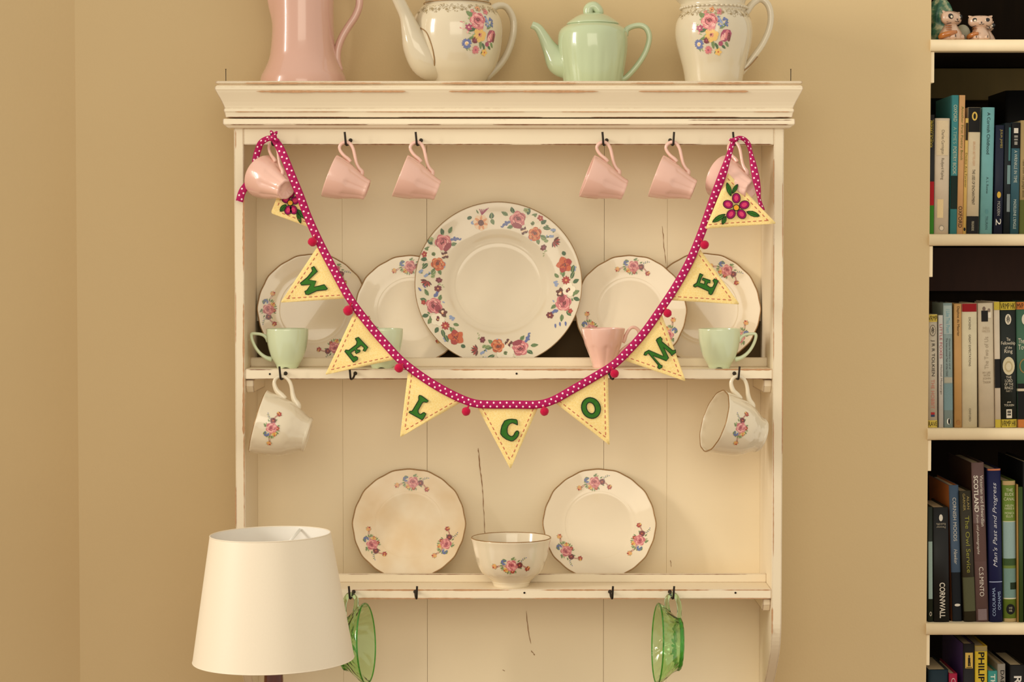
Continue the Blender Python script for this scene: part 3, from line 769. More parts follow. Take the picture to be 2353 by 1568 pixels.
# --- plates
def plate(name, label, group, px, topy, wpx, Yb, Yt, zs, mats, kind, rotz=0, prints=()):
    """rim plane from (Yb, shelf) to (Yt, top)"""
    Ym = (Yb+Yt)/2; R = wpx/2*K(Ym); tilt = math.asin((Yt-Yb)/(2*R))
    ctr = Vector((P(px, 784, Ym).x, Ym, zs+.0012+R*math.cos(tilt)))
    X = Vector((1, 0, 0)); Yv = Vector((0, math.sin(tilt), math.cos(tilt))); Z = X.cross(Yv)   # normal toward the camera
    m = Matrix(((X.x, Yv.x, Z.x, ctr.x), (X.y, Yv.y, Z.y, ctr.y), (X.z, Yv.z, Z.z, ctr.z), (0, 0, 0, 1))) @ Matrix.Rotation(rotz, 4, 'Z')
    root = empty(name, (0, 0, 0), label, 'plate', group, mat=m)
    if kind == 'small':
        pr = [(0, -.0068), (.54, -.0068), (.60, -.0066), (.66, -.0060), (.72, -.0049), (.78, -.0037), (.85, -.0024), (.93, -.0009), (.985, 0), (1.0, -.0002)]
        def edge(th): return 1+.0042*math.cos(20*th)+.0048*math.cos(10*th+.5)-.007
    else:
        pr = [(0, -.0172), (.46, -.0172), (.52, -.0166), (.57, -.0148), (.61, -.0122), (.65, -.0100), (.69, -.0086), (.74, -.0074), (.85, -.0045), (.97, -.0006), (1.0, -.0004)]
        def edge(th): return 1
    t = .0028
    def ef(th, q): return 1+(edge(th)-1)*max(0, (q-.6)/.4)
    top = smooth_prof([(q, z) for q, z in pr], 3)
    def mod(th, r_, z, i): return r_*ef(th, r_/R), z + (0 if kind != 'small' else .00022*math.cos(60*th)*max(0, (r_/R-.78)))*1
    prof = [(0, top[0][1]-t-.001)]+[(q*R, z-t-(.0028 if .48 < q < .56 else 0)) for q, z in top[1:]]
    prof += [(q*R, z) for q, z in top[::-1][:-1]]+[(0, top[0][1])]
    bm = bmesh.new(); lathe(bm, prof, 144 if kind == 'small' else 120, mod)
    bmesh.ops.recalc_face_normals(bm, faces=bm.faces[:])
    mk('plate_body', bm, M[mats], root)
    bm = bmesh.new(); pts = []
    for k in range(145):
        th = 2*PI*k/144; e = R*edge(th)*.996; pts.append((e*math.cos(th), e*math.sin(th), .0001))
    tube(bm, pts, .0011 if kind == 'small' else .0006, (0, 0, 1), .7, 6, 1, cap=False); mk('gilt_rim', bm, M['gilt'], root, label='worn brown gilt edge line')
    def surf(rf, ang):
        def fn(u, v, off):
            rr = rf*R+v; a = ang-u/(rf*R); q = rr/R; z = top[-1][1]
            for (q0, z0), (q1, z1) in zip(top[:-1], top[1:]):
                if q0 <= q <= q1: z = z0+(z1-z0)*((q-q0)/(q1-q0) if q1 > q0 else 0); break
            return Vector((rr*math.cos(a), rr*math.sin(a), z+off+.00025))
        return fn
    for sp, rf, ang, flip in prints:
        f0 = surf(rf, math.radians(ang))
        f = (lambda u, v, off, f0=f0: f0(-u, v, off)) if flip else f0
        o_ = sp.build('flower_print', f, root, K(Ym)*(1.06 if kind == 'big' else 1.0))
    return root
sp1 = lambda: small_spray(11)
G3 = 'small floral plates on the middle shelf'
tri = lambda a: [(sp1(), .80, a, False), (sp1(), .80, a+120, True), (sp1(), .80, a+240, False)]
plate('side_plate', 'small floral plate at far left of middle shelf, behind the W pennant', G3, 719, 602, 256, 3.430, 3.4575, Z1, 'ivory2', 'small', 0, [(sp1(), .80, 180, True), (sp1(), .80, 300, False), (sp1(), .8, 62, False)])
plate('side_plate', 'small floral plate tucked behind left edge of the big dinner plate', G3, 944, 601, 258, 3.399, 3.438, Z1, 'ivory2', 'small', 0, tri(92))
plate('side_plate', 'small floral plate between big dinner plate and M pennant', G3, 1449, 609, 258, 3.399, 3.438, Z1, 'ivory2', 'small', 0, [(sp1(), .80, 86, False), (sp1(), .80, 206, True), (sp1(), .8, 326, False)])
plate('side_plate', 'small floral plate at far right of middle shelf, behind second E pennant', G3, 1619, 610, 258, 3.430, 3.4575, Z1, 'ivory2', 'small', 0, [(sp1(), .80, 60, False), (sp1(), .80, 320, False)])
sp = []
sp.append((big_garland(0, 1), .80, 64, False)); sp.append((big_garland(0, 1), .81, 152, True))
sp.append((big_garland(1, 4), .80, 208, True)); sp.append((big_garland(0, 1), .80, 279, False))
sp.append((big_garland(1, 4), .80, -8, True)); sp.append((single_flower(), .80, 104, False))
plate('dinner_plate', 'large round dinner plate with rose garlands in centre of middle shelf', None, 1145, 461, 385, 3.378, 3.436, Z1, 'cream', 'big', 0, sp)
G4 = 'small floral plates on the lower shelf'
plate('side_plate', 'stained small floral plate left of the bowl on lower shelf', G4, 939, 1089, 262, 3.392, 3.455, Z2, 'stained', 'small', 0, [(sp1(), .76, 86, False), (sp1(), .74, 209, True), (sp1(), .74, 331, True)])
plate('side_plate', 'cleaner small floral plate right of the bowl on lower shelf', G4, 1378, 1092, 262, 3.392, 3.455, Z2, 'ivory2', 'small', 0, [(sp1(), .76, 96, False), (sp1(), .76, 219, True), (sp1(), .76, 337, True)])

# --- pots on the crown
YP = 3.38; kp = K(YP)
def toppos(px): return Vector((P(px, 186, YP).x, YP, ZCR))
zc0 = ZCR
def pz(py): return P(0, py, YP).z-ZCR          # local height of an image row
def loc_pts(pts, cx): return [(P(x, y, YP).x-P(cx, 186, YP).x, 0, pz(y)) for x, y in pts]
# pink jug
r = empty('water_jug', toppos(697), 'tall pink glazed jug at left end on top of dresser', 'jug')
jp = [(0.0, 0), (98, 0), (99, 3), (96, 12)]
JP = [(97*kp, .0), (99*kp, .003), (96*kp, pz(176)), (88*kp, pz(160)), (80*kp, pz(142)), (75*kp, pz(122)), (71.5*kp, pz(90)), (70*kp, pz(50)), (70*kp, pz(10)), (72*kp, pz(-30)), (76*kp, pz(-75)), (82*kp, pz(-110))]
def jug_mod(th, r_, z, i):
    f = max(0, (z-pz(60))/(pz(-110)-pz(60))); a = abs(((th-PI+PI) % (2*PI))-PI)
    r_ += f*f*.030*math.exp(-(a/.5)**2)+ (.0045*math.exp(-(a/.28)**2) if z > pz(75) else 0)*min(1, f*4)
    r_ *= 1-.006*(1-abs(math.cos(4*th)))
    if z > pz(-100): z += .012*math.exp(-(a/.5)**2)
    return r_, z
prof, o = cup_prof(JP, .004); bm = bmesh.new(); lathe(bm, prof, 96, jug_mod); mk('jug_body', bm, M['jugpink'], r)
bm = bmesh.new(); tube(bm, loc_pts([(785, 163), (776, 140), (776, 115), (785, 88), (800, 62), (817, 36), (826, 8), (822, -25), (800, -55), (766, -72)], 697), [.003, .0055, .0062, .0062, .0062, .0062, .0062, .0065, .007, .008], (0, 1, 0), 1.1, 14, 5); mk('handle', bm, M['jugpink'], r)
# floral teapot
r = empty('teapot', toppos(1051), 'large floral ivory teapot on top of dresser, bouquet on its right side', 'teapot', 'teapots on top of the dresser')
TP = [(52*kp, 0), (58*kp, .003), (70*kp, pz(178)), (86*kp, pz(156)), (97*kp, pz(125)), (102*kp, pz(92)), (103*kp, pz(66)), (99*kp, pz(42)), (88*kp, pz(24)), (76*kp, pz(12)), (72*kp, pz(5))]
o = smooth_prof(TP, 5); bm = bmesh.new(); lathe(bm, [(0, 0)]+o+[(66*kp, pz(2)), (60*kp, pz(5)), (0, pz(8))], 96); mk('pot_body', bm, M['potcream'], r)
bm = bmesh.new(); lathe(bm, [(66*kp, pz(6)), (73*kp, pz(4)), (75*kp, pz(0)), (70*kp, pz(-4)), (50*kp, pz(-18)), (24*kp, pz(-30)), (8*kp, pz(-34)), (7*kp, pz(-40)), (12*kp, pz(-48)), (9*kp, pz(-58)), (0, pz(-61))], 72); mk('lid', bm, M['potcream'], r)
RT = math.radians(30); RZ = Matrix.Rotation(RT, 3, 'Z')
def turned(pts): return [RZ @ Vector((q[0]/math.cos(RT), q[1], q[2])) for q in loc_pts(pts, 1051)]
bm = bmesh.new(); tube(bm, turned([(1012, 150), (985, 138), (962, 108), (948, 78), (937, 46), (924, 18), (911, -8), (898, -28)]), [.030, .0325, .0260, .0170, .0112, .0100, .0095, .0078], RZ @ Vector((0, 1, 0)), .85, 24, 6); mk('spout', bm, M['potcream'], r)
gl = []
for px_, py_ in ((955, 66), (968, 71), (982, 82), (992, 104), (999, 130), (1001, 155), (996, 178)):
    dx_, _, dz_ = loc_pts([(px_, py_)], 1051)[0]; rr_ = interp(o, dz_); gl.append((dx_, -math.sqrt(max(1e-6, rr_*rr_-dx_*dx_))-.0006, dz_))
bm = bmesh.new(); tube(bm, gl, .0009, seg=6, n=4); mk('gilt_line', bm, M['gilt'], r)
bm = bmesh.new(); tube(bm, turned([(1118, 26), (1140, 8), (1162, 8), (1178, 32), (1180, 65), (1170, 105), (1150, 142), (1112, 180)]), [.0065, .0060, .0058, .0058, .0058, .0058, .0058, .0065], RZ @ Vector((0, 1, 0)), 1.05, 14, 5); mk('handle', bm, M['potcream'], r)
pot_bouquet(5).build('flower_print', wrap(o, -PI/2+.52, pz(84)), r, kp*1.04)
scroll_band(4, 300, 36).build('scroll_print', wrap(o, -PI/2, pz(20), 88*kp), r, kp)
bm = bmesh.new(); rim_ring(bm, (76.5*kp, pz(9)), .0008); mk('gilt_rim', bm, M['gilt'], r)
# mint teapot
r = empty('teapot', toppos(1362), 'small mint green teapot with fluted body and leaf knob on top of dresser', 'teapot', 'teapots on top of the dresser')
TG = [(62*kp, 0), (66*kp, .003), (71*kp, pz(170)), (76*kp, pz(140)), (79.5*kp, pz(112)), (80*kp, pz(90)), (78*kp, pz(76)), (72*kp, pz(66)), (62*kp, pz(59)), (58*kp, pz(57))]
def tg_mod(th, r_, z, i):
    f = max(0, min(1, (pz(95)-z)/.03)); return r_*(1-.013*f*(1-abs(math.sin(10*th)))), z
o = smooth_prof(TG, 5); bm = bmesh.new(); lathe(bm, [(0, 0)]+o+[(0, pz(57))], 120, tg_mod); mk('pot_body', bm, M['potmint'], r)
bm = bmesh.new(); lathe(bm, smooth_prof([(57*kp, pz(58)), (60*kp, pz(56)), (59*kp, pz(53)), (50*kp, pz(46)), (36*kp, pz(37)), (20*kp, pz(31)), (0, pz(29))], 4), 80); mk('lid', bm, M['potmint'], r)
bm = bmesh.new(); tube(bm, loc_pts([(1352, 32), (1352, 22), (1357, 16), (1366, 15), (1373, 21), (1377, 28), (1378, 34)], 1362), [.0085, .0085, .0082, .0082, .0080, .0075, .006], (0, 1, 0), 1.2, 12, 4); mk('knob', bm, M['potmint'], r, label='curled leaf knob')
bm = bmesh.new(); tube(bm, loc_pts([(1305, 146), (1284, 139), (1264, 112), (1248, 82), (1236, 64), (1222, 57)], 1362), [.026, .0225, .0130, .0085, .0068, .0060], (0, 1, 0), .75, 18, 6); mk('spout', bm, M['potmint'], r)
bm = bmesh.new(); tube(bm, loc_pts([(1436, 82), (1440, 68), (1456, 60), (1474, 59), (1487, 68), (1492, 88), (1484, 118), (1466, 148), (1440, 177), (1425, 184)], 1362), [.0055, .005, .0045, .0048, .0048, .0046, .0046, .0046, .0046, .005], (0, 1, 0), 1.3, 12, 5); mk('handle', bm, M['potmint'], r)
# floral jug
r = empty('milk_jug', toppos(1640), 'floral ivory jug with gilt handle at right end on top of dresser', 'jug')
JG = [(60*kp, 0), (64*kp, .002), (70*kp, pz(160)), (78*kp, pz(130)), (86*kp, pz(98)), (88.5*kp, pz(74)), (86*kp, pz(52)), (78*kp, pz(34)), (73*kp, pz(26)), (73.5*kp, pz(21)), (74*kp, pz(16)), (71*kp, pz(13)), (72*kp, pz(6)), (76*kp, pz(-1)), (79*kp, pz(-6))]
def jg_mod(th, r_, z, i):
    a = abs(((th-PI+PI) % (2*PI))-PI); f = max(0, min(1, (z-pz(22))/(pz(-6)-pz(22))))
    r_ += f**1.3*.018*math.exp(-(a/.42)**2)
    if f > .2:
        z += .004*f*math.exp(-(a/.4)**2)-.003*f*math.exp(-((a-1.1)/.4)**2)+.003*f*math.exp(-((a-2.3)/.7)**2)
    return r_, z
prof, o = cup_prof(JG, .003); bm = bmesh.new(); lathe(bm, prof, 112, jg_mod); mk('jug_body', bm, M['potcream'], r)
bm = bmesh.new(); rim_ring(bm, (o[-1][0]-.001, o[-1][1]+.0006), .0009, mod=jg_mod); mk('gilt_rim', bm, M['gilt'], r)
bm = bmesh.new()
for k in range(44):
    th = 2*PI*k/44; sphere(bm, (75*kp*math.cos(th), 75*kp*math.sin(th), pz(20)), (.0032, .0032, .0022), 8, 6)
mk('bead_band', bm, M['potcream'], r)
bm = bmesh.new(); tube(bm, loc_pts([(1707, 42), (1716, 26), (1730, 8), (1748, -2), (1764, 10), (1771, 34), (1768, 64), (1754, 98), (1732, 130), (1712, 156), (1692, 178)], 1640), [.006, .0062, .0055, .0055, .0055, .0052, .0052, .0052, .0052, .0055, .006], (0, 1, 0), 1.0, 14, 5); mk('handle', bm, M['potcream'], r)
bm = bmesh.new(); tube(bm, [Vector(q)+Vector((0, -.0058, 0)) for q in loc_pts([(1740, 131), (1722, 152), (1708, 164), (1706, 172), (1703, 182)], 1640)], .0010, seg=6, n=4); mk('gilt_line', bm, M['gilt'], r)
pot_bouquet(5).build('flower_print', wrap(o, -PI/2-.18, pz(84), mod=jg_mod), r, kp*1.02)
scroll_band(9, 290, 32).build('scroll_print', wrap(o, -PI/2, pz(28), 82*kp, mod=jg_mod), r, kp)

# --- green glass cups
def glass_cup(root):
    pr = scale_prof([(58, 0), (60, 3), (61, 8), (64, 14), (70, 22), (78, 31), (87, 41), (92, 48), (94, 53)], k0)
    def gm(th, r_, z, i): return r_*(1+.012*math.cos(16*th+z*260)*(1 if z < 44*k0 else .2)), z
    o = smooth_prof(pr, 4); t = .0028
    prof = [(0, .004), (50*k0, .003), (54*k0, 0)]+o+[(o[-1][0]-t*.5, o[-1][1]+.001)]+[(r_-t, z) for r_, z in o if z > .006][::-1]+[(0, .0075)]
    bm = bmesh.new(); lathe(bm, prof, 96, gm); mk('cup_body', bm, M['glass'], root)
    bm = bmesh.new(); tube(bm, [(x*k0, 0, z*k0) for x, z in ((72, 31), (92, 36), (105, 36), (113, 30), (115, 23), (112, 16), (100, 10), (86, 7), (56, 6))], .0036, (0, 1, 0), .8, 10, 4); mk('handle', bm, M['glass'], root)
    bm = bmesh.new(); rim_ring(bm, (o[-1][0]-t*.5, o[-1][1]+.0005), .0012); mk('glass_rim', bm, M['glassedge'], root, label='deep green edge of the rim')
    bm = bmesh.new(); rim_ring(bm, (57*k0, .004), .0034, mod=gm); mk('foot_ring', bm, M['glassedge'], root, label='deep green foot ring')
r = empty('glass_cup', (0, 0, 0), 'green pressed glass cup hanging at right under lower shelf', 'cup', 'green glass cups under the lower shelf'); glass_cup(r)
hang(r, HOOK[(1547, 1365)], (112, 23), .04, math.radians(4))
r2 = copy_tree(r); r2['label'] = 'green pressed glass cup hanging behind the lampshade'
hang(r2, HOOK[(804, 1365)], (112, 23), .06, math.radians(180-9))

# ================================================================ LAMP
YL = 3.0; kl = K(YL)
zt, zb = P(0, 1228, YL).z, P(0, 1515, YL).z
cxl = P(628, 1380, YL).x
lamp = empty('floor_lamp', (cxl, YL, zb), 'cream tapered drum lampshade on dark wood stem in front of dresser', 'lamp')
H = zt-zb; rt, rb = 139*kl, 186*kl
bm = bmesh.new(); S = 96
lathe(bm, [(rb, 0), (rb-(rb-rt)*.33, H*.33), (rb-(rb-rt)*.66, H*.66), (rt, H)], S)
sh = mk('lamp_shade', bm, M['shade'], lamp)
bm = bmesh.new(); lathe(bm, [(rt-.0012, H-.0003), (rb-.0012, .0003)], S); mk('shade_lining', bm, M['shade_in'], lamp, label='white inner lining')
for z_, r_ in ((0, rb), (H, rt)):
    bm = bmesh.new(); tube(bm, [((r_-.0004)*math.cos(2*PI*k/S), (r_-.0004)*math.sin(2*PI*k/S), z_) for k in range(S+1)], .0009, (0, 0, 1), 1, 8, 1, cap=False); mk('shade_rim', bm, M['shade'], lamp)
bm = bmesh.new()
for a in (PI+.1, PI+.1+2*PI/3, PI+.1+4*PI/3): tube(bm, [(.016*math.cos(a), .016*math.sin(a), H-.035), ((rt-.002)*math.cos(a), (rt-.002)*math.sin(a), H-.004)], .0022, seg=8, n=1)
rim_ring(bm, (.016, H-.035), .002, 24); mk('shade_fitting', bm, M['shade_in'], lamp)
for ob in lamp.children:
    ob.rotation_euler = (0, math.radians(-1.2), 0)
zfl = -zb
bm = bmesh.new()
lathe(bm, smooth_prof([(.0, .05), (.010, .05), (.011, .0), (.0135, -.02), (.0140, -.06), (.0115, -.09), (.017, -.11), (.0150, -.14), (.0125, -.22), (.019, -.25), (.0155, -.29), (.0145, -.6), (.021, zfl+.16), (.026, zfl+.10), (.018, zfl+.05), (.03, zfl+.028)], 4), 40)
mk('lamp_stem', bm, M['darkwood'], lamp)
bm = bmesh.new(); lathe(bm, [(0, zfl+.03), (.05, zfl+.03), (.12, zfl+.022), (.135, zfl+.01), (.135, zfl), (0, zfl)], 48); mk('lamp_base', bm, M['darkwood'], lamp)
bm = bmesh.new(); lathe(bm, [(0, .04), (.011, .042), (.012, .075), (.008, .078), (0, .078)], 24); mk('bulb_holder', bm, M['shade_in'], lamp)

# ================================================================ BUNTING
YBN = 3.262
bunt = empty('bunting', P(1170, 930, YBN), 'yellow pennant bunting spelling WELCOME on magenta dotted ribbon between hooks', 'bunting')
bunt.location = (0, 0, 0)
def ribbon(pts, wd, name, pitch=15.0, off0=0.0, thick=.0009):
    """pts: (px,py,Y[,width])"""
    q = catmull([(p[0], p[1], p[2]) for p in pts], 8)
    ww = [v.x for v in catmull([((p[3] if len(p) > 3 else wd), 0, 0) for p in pts], 8)]
    bm = bmesh.new(); uvl = bm.loops.layers.uv.new('UVMap'); rows = []; s = 0
    for i, p in enumerate(q):
        t = q[min(i+1, len(q)-1)]-q[max(i-1, 0)]; t = Vector((t.x, t.y)); t.normalize(); n = Vector((-t.y, t.x))
        if i: s += math.hypot(q[i].x-q[i-1].x, q[i].y-q[i-1].y)
        row = []
        for k, a in enumerate((-1, -.55, 0, .55, 1)):
            bow = .0016*(1-a*a)
            row.append((P(p.x+n.x*a*ww[i]/2, p.y+n.y*a*ww[i]/2, p.z-bow), s/pitch+off0, (a+1)/2))
        rows.append(row)
    fr = [[(bm.verts.new(c), u, v) for c, u, v in row] for row in rows]
    bk = [[(bm.verts.new(c+Vector((0, thick, 0))), u, v) for c, u, v in row] for row in rows]
    def quad(a, b, c, d):
        f = bm.faces.new((a[0], b[0], c[0], d[0]))
        for lp, x in zip(f.loops, (a, b, c, d)): lp[uvl].uv = (x[1], x[2])
    for i in range(len(fr)-1):
        for k in range(4):
            quad(fr[i][k], fr[i][k+1], fr[i+1][k+1], fr[i+1][k]); quad(bk[i][k], bk[i+1][k], bk[i+1][k+1], bk[i][k+1])
        quad(fr[i][0], fr[i+1][0], bk[i+1][0], bk[i][0]); quad(fr[i][4], bk[i][4], bk[i+1][4], fr[i+1][4])
    for i in (0, len(fr)-1):
        for k in range(4): quad(fr[i][k], bk[i][k], bk[i][k+1], fr[i][k+1])
    bmesh.ops.recalc_face_normals(bm, faces=bm.faces[:])
    return mk(name, bm, M['dots'], bunt)
Yb_ = YBN
main = [(630, 320, 3.266, 15), (642, 338, Yb_), (655, 366, 3.258), (672, 408, 3.256), (690, 452, 3.258), (708, 500, Yb_), (734, 557, Yb_), (768, 622, Yb_), (806, 690, Yb_), (850, 749, Yb_), (888, 793, Yb_), (925, 832, Yb_), (980, 873, Yb_), (1035, 905, Yb_), (1085, 926, Yb_),
        (1125, 930, Yb_), (1175, 930, Yb_), (1235, 930, Yb_), (1272, 920, Yb_), (1315, 896, Yb_), (1360, 870, Yb_), (1408, 840, Yb_), (1445, 805, Yb_), (1480, 765, Yb_), (1515, 716, Yb_), (1552, 660, Yb_), (1585, 600, Yb_), (1614, 530, Yb_), (1640, 455, 3.258), (1660, 402, 3.252), (1674, 360, 3.252, 13), (1685, 324, 3.262, 10)]
ribbon(main, 18.5, 'ribbon')
ribbon([(630, 316, 3.262, 10), (614, 319, 3.268, 13), (600, 328, 3.278, 14), (594, 342, 3.285, 15), (589, 358, 3.289, 15), (583, 390, 3.2905, 15), (572, 418, 3.2905, 16), (557, 440, 3.288, 17), (550, 463, 3.286, 17)], 15, 'ribbon_tail')
ribbon([(1687, 324, 3.262, 9), (1697, 317, 3.262, 9), (1710, 320, 3.264, 10), (1720, 332, 3.268, 11), (1725, 350, 3.268, 9), (1731, 380, 3.258, 15), (1737, 410, 3.252, 17), (1742, 435, 3.252, 13), (1745, 458, 3.254, 8), (1752, 484, 3.258, 12)], 12, 'ribbon_tail')
def knot(pts, name):
    bm = bmesh.new(); uvl = bm.loops.layers.uv.new('UVMap')
    for (x, y, rx, rz, rot) in pts:
        c = P(x, y, 3.258); sphere(bm, c, (rx*kl, .004, rz*kl), 14, 10, M4=Matrix.Rotation(rot, 3, 'Y'))
    for f in bm.faces:
        for lp in f.loops: lp[uvl].uv = (lp.vert.co.x*95, .5+(lp.vert.co.z*80) % .6-.3)
    mk(name, bm, M['dots'], bunt)
knot([(629, 315, 8, 9, .3), (625, 305, 7, 4, .9), (634, 306, 6, 4, -.8), (623, 321, 7, 4, .2), (636, 322, 6, 5, 0)], 'knot')
knot([(1687, 322, 8, 6, .1), (1680, 322, 6, 4, .4), (1692, 319, 6, 5, -.5)], 'knot')

def round_poly(pts, r, which, n=5):
    out = []
    for i, p in enumerate(pts):
        if i not in which: out.append(Vector(p)); continue
        a = Vector(pts[i-1])-Vector(p); b = Vector(pts[(i+1) % len(pts)])-Vector(p); a.normalize(); b.normalize()
        p0 = Vector(p)+a*r; p1 = Vector(p)+b*r
        for k in range(n+1):
            t = k/n; out.append(p0*(1-t)**2+Vector(p)*2*t*(1-t)+p1*t*t)
    return out
def wave(x, y, seed): return .0009*math.sin(x*.06+seed*2.1)+.0007*math.sin(y*.07+seed)
def pennant(e0, e1, tip, seed, Y, content, lab):
    """e0,e1 on the ribbon; tip free. A gently waving double cotton triangle built as a subdivided sheet"""
    # curved free edges handled with a barycentric grid
    N = 14; bm = bmesh.new(); g = {}; tipv = Vector(tip); a = Vector(e0); b = Vector(e1)
    L = ((a+b)/2-tipv).length
    rr = 6/L
    for layer, dY in ((0, 0), (1, .0014)):
        for i in range(N+1):
            t = (1-rr*1.0)*i/N       # 0 at ribbon, ~1 at tip
            for j in range(N+1):
                s = j/N; p = a.lerp(b, s).lerp(tipv, t)
                if i == N:                  # rounded tip
                    ax = ((a+b)/2-tipv).normalized(); p = p - ax*(-(1-(2*s-1)**2)*-rr*L*.62)
                g[(layer, i, j)] = bm.verts.new(P(p.x, p.y, Y+dY+wave(p.x, p.y, seed)))
    for i in range(N):
        for j in range(N):
            bm.faces.new((g[0, i, j], g[0, i, j+1], g[0, i+1, j+1], g[0, i+1, j])); bm.faces.new((g[1, i, j], g[1, i+1, j], g[1, i+1, j+1], g[1, i, j+1]))
    for i in range(N):
        for j in (0, N): bm.faces.new((g[0, i, j], g[0, i+1, j], g[1, i+1, j], g[1, i, j]))
    for j in range(N):
        for i in (0, N): bm.faces.new((g[0, i, j], g[0, i, j+1], g[1, i, j+1], g[1, i, j]))
    bmesh.ops.recalc_face_normals(bm, faces=bm.faces[:])
    root = mk('pennant', bm, M['felt_yellow'], bunt, True, label=lab)
    # running stitch along the two free edges
    bm = bmesh.new(); cen = (a+b+tipv)/3
    def inset(p0, p1):
        d = (p1-p0).normalized(); n = Vector((-d.y, d.x)); n = n if (cen-p0).dot(n) > 0 else -n
        return p0+n*9, p1+n*9, d
    for p0, p1 in ((a, tipv), (b, tipv)):
        q0, q1, d = inset(p0, p1); Ls = (q1-q0).length-14; k = 8.0
        while k+7 < Ls:
            m0 = q0+d*k; m1 = q0+d*(k+7); mm = (m0+m1)/2
            def PP(v, lift): return P(v.x, v.y, Y+wave(v.x, v.y, seed)-lift)
            tube(bm, [PP(m0, .0000), PP(mm, .0004), PP(m1, .0000)], .0007, (0, 1, 0), .5, 6, 2); k += 12.8
    mk('stitching', bm, M['thread_pink'], root, label='pink running stitch along the edges')
    content(root, Y, seed)
    return root
def letter(polys, rings=()):
    def f(root, Y, seed):
        bm = bmesh.new()
        cx = sum(p[0] for p in polys[0])/len(polys[0]) if polys else rings[0][0][0][0]; cy = sum(p[1] for p in polys[0])/len(polys[0]) if polys else rings[0][0][0][1]
        yy = 0
        def LP(u, v, d): return P(u, v, Y+wave(u, v, seed)+d)
        for pts in polys:
            prism(bm, [tuple(p) for p in pts], -.0016, .0003, LP)
            tube(bm, [LP(u, v, -.0015) for u, v in list(pts)+[pts[0]]], .0007, (0, 1, 0), .8, 6, 1, mi=1)
        for outer, inner, closed in rings:
            n = len(outer); A = [[bm.verts.new(LP(u, v, d)) for u, v in pl_] for pl_ in (outer, inner) for d in (-.0016, .0003)]
            rng = range(n) if closed else range(n-1)
            for i in rng:
                j = (i+1) % n
                for q in ((A[0][i], A[0][j], A[2][j], A[2][i]), (A[0][i], A[1][i], A[1][j], A[0][j]), (A[2][i], A[2][j], A[3][j], A[3][i])): bm.faces.new(q)
            if closed:
                for pl_ in (outer, inner): tube(bm, [LP(u, v, -.0015) for u, v in list(pl_)+[pl_[0]]], .0008, (0, 1, 0), .8, 6, 1, mi=1)
            else:
                for i in (0, n-1): bm.faces.new((A[0][i], A[1][i], A[3][i], A[2][i]))
                tube(bm, [LP(u, v, -.0015) for u, v in list(outer)+list(inner)[::-1]+[outer[0]]], .0008, (0, 1, 0), .8, 6, 1, mi=1)
        bmesh.ops.recalc_face_normals(bm, faces=bm.faces[:])
        mk('letter', bm, [M['felt_green'], M['thread_dark']], root, False)
    return f
def cv(pts, ox, oy, s): return [(ox+x/s, oy+y/s) for x, y in pts]
LW = cv([(795, 160), (820, 146), (857, 200), (832, 222), (765, 287), (843, 300), (822, 362), (928, 336), (962, 380), (948, 390), (850, 400), (765, 440), (735, 438), (725, 405), (748, 395), (785, 335), (690, 342), (677, 322), (750, 262), (805, 195)], 540, 580, 4.525)
LE = cv([(1250, 897), (1282, 883), (1383, 990), (1352, 1032), (1330, 1022), (1343, 994), (1312, 966), (1262, 1003), (1274, 1016), (1301, 1016), (1300, 1034), (1258, 1056), (1250, 1040), (1256, 1030), (1242, 1016), (1203, 1046), (1234, 1088), (1256, 1082), (1276, 1096), (1275, 1116), (1232, 1145), (1140, 1030), (1150, 1015), (1182, 1020), (1262, 960), (1268, 930)], 540, 580, 4.525)
LL = cv([(1080, 370), (1110, 325), (1200, 350), (1470, 550), (1440, 590), (1390, 610), (1300, 590), (1240, 610), (1190, 690), (1060, 920), (1060, 1010), (1120, 1090), (1180, 1080), (1270, 1015), (1310, 1020), (1370, 1070), (1350, 1120), (1270, 1260), (1200, 1310), (1150, 1275), (760, 1060), (690, 1010), (720, 970), (810, 960), (850, 910), (1080, 520)], 900, 890, 17.42)
LM = cv([(812, 1068), (822, 1040), (862, 1018), (1018, 1082), (940, 915), (950, 900), (985, 880), (1003, 903), (998, 928), (1112, 1022), (1143, 1015), (1145, 1043), (1098, 1076), (1088, 1052), (1018, 990), (1070, 1100), (1045, 1130), (905, 1075), (985, 1172), (1003, 1178), (1002, 1196), (970, 1214), (955, 1198), (960, 1172), (858, 1048), (835, 1072)], 1300, 580, 4.525)
LE2 = cv([(1395, 220), (1428, 235), (1410, 262), (1392, 318), (1440, 332), (1446, 300), (1418, 286), (1424, 266), (1503, 292), (1500, 320), (1478, 314), (1466, 340), (1500, 366), (1528, 362), (1545, 325), (1530, 292), (1545, 275), (1587, 295), (1525, 430), (1510, 443), (1488, 432), (1484, 405), (1370, 352), (1345, 364), (1327, 352), (1330, 340), (1362, 318), (1385, 250)], 1300, 580, 4.525)
def ell(cx, cy, a, b, rot, t0=0, t1=2*PI, n=28, closed=True):
    out = []
    for i in range(n):
        t = t0+(t1-t0)*i/(n if closed else n-1); u, v = a*math.cos(t), b*math.sin(t)
        out.append((cx+u*math.cos(rot)-v*math.sin(rot), cy+u*math.sin(rot)+v*math.cos(rot)))
    return out
LO = (ell(1358, 938, 21.5, 24.5, -.45), ell(1357.5, 938, 9.5, 13.5, -.35), True)
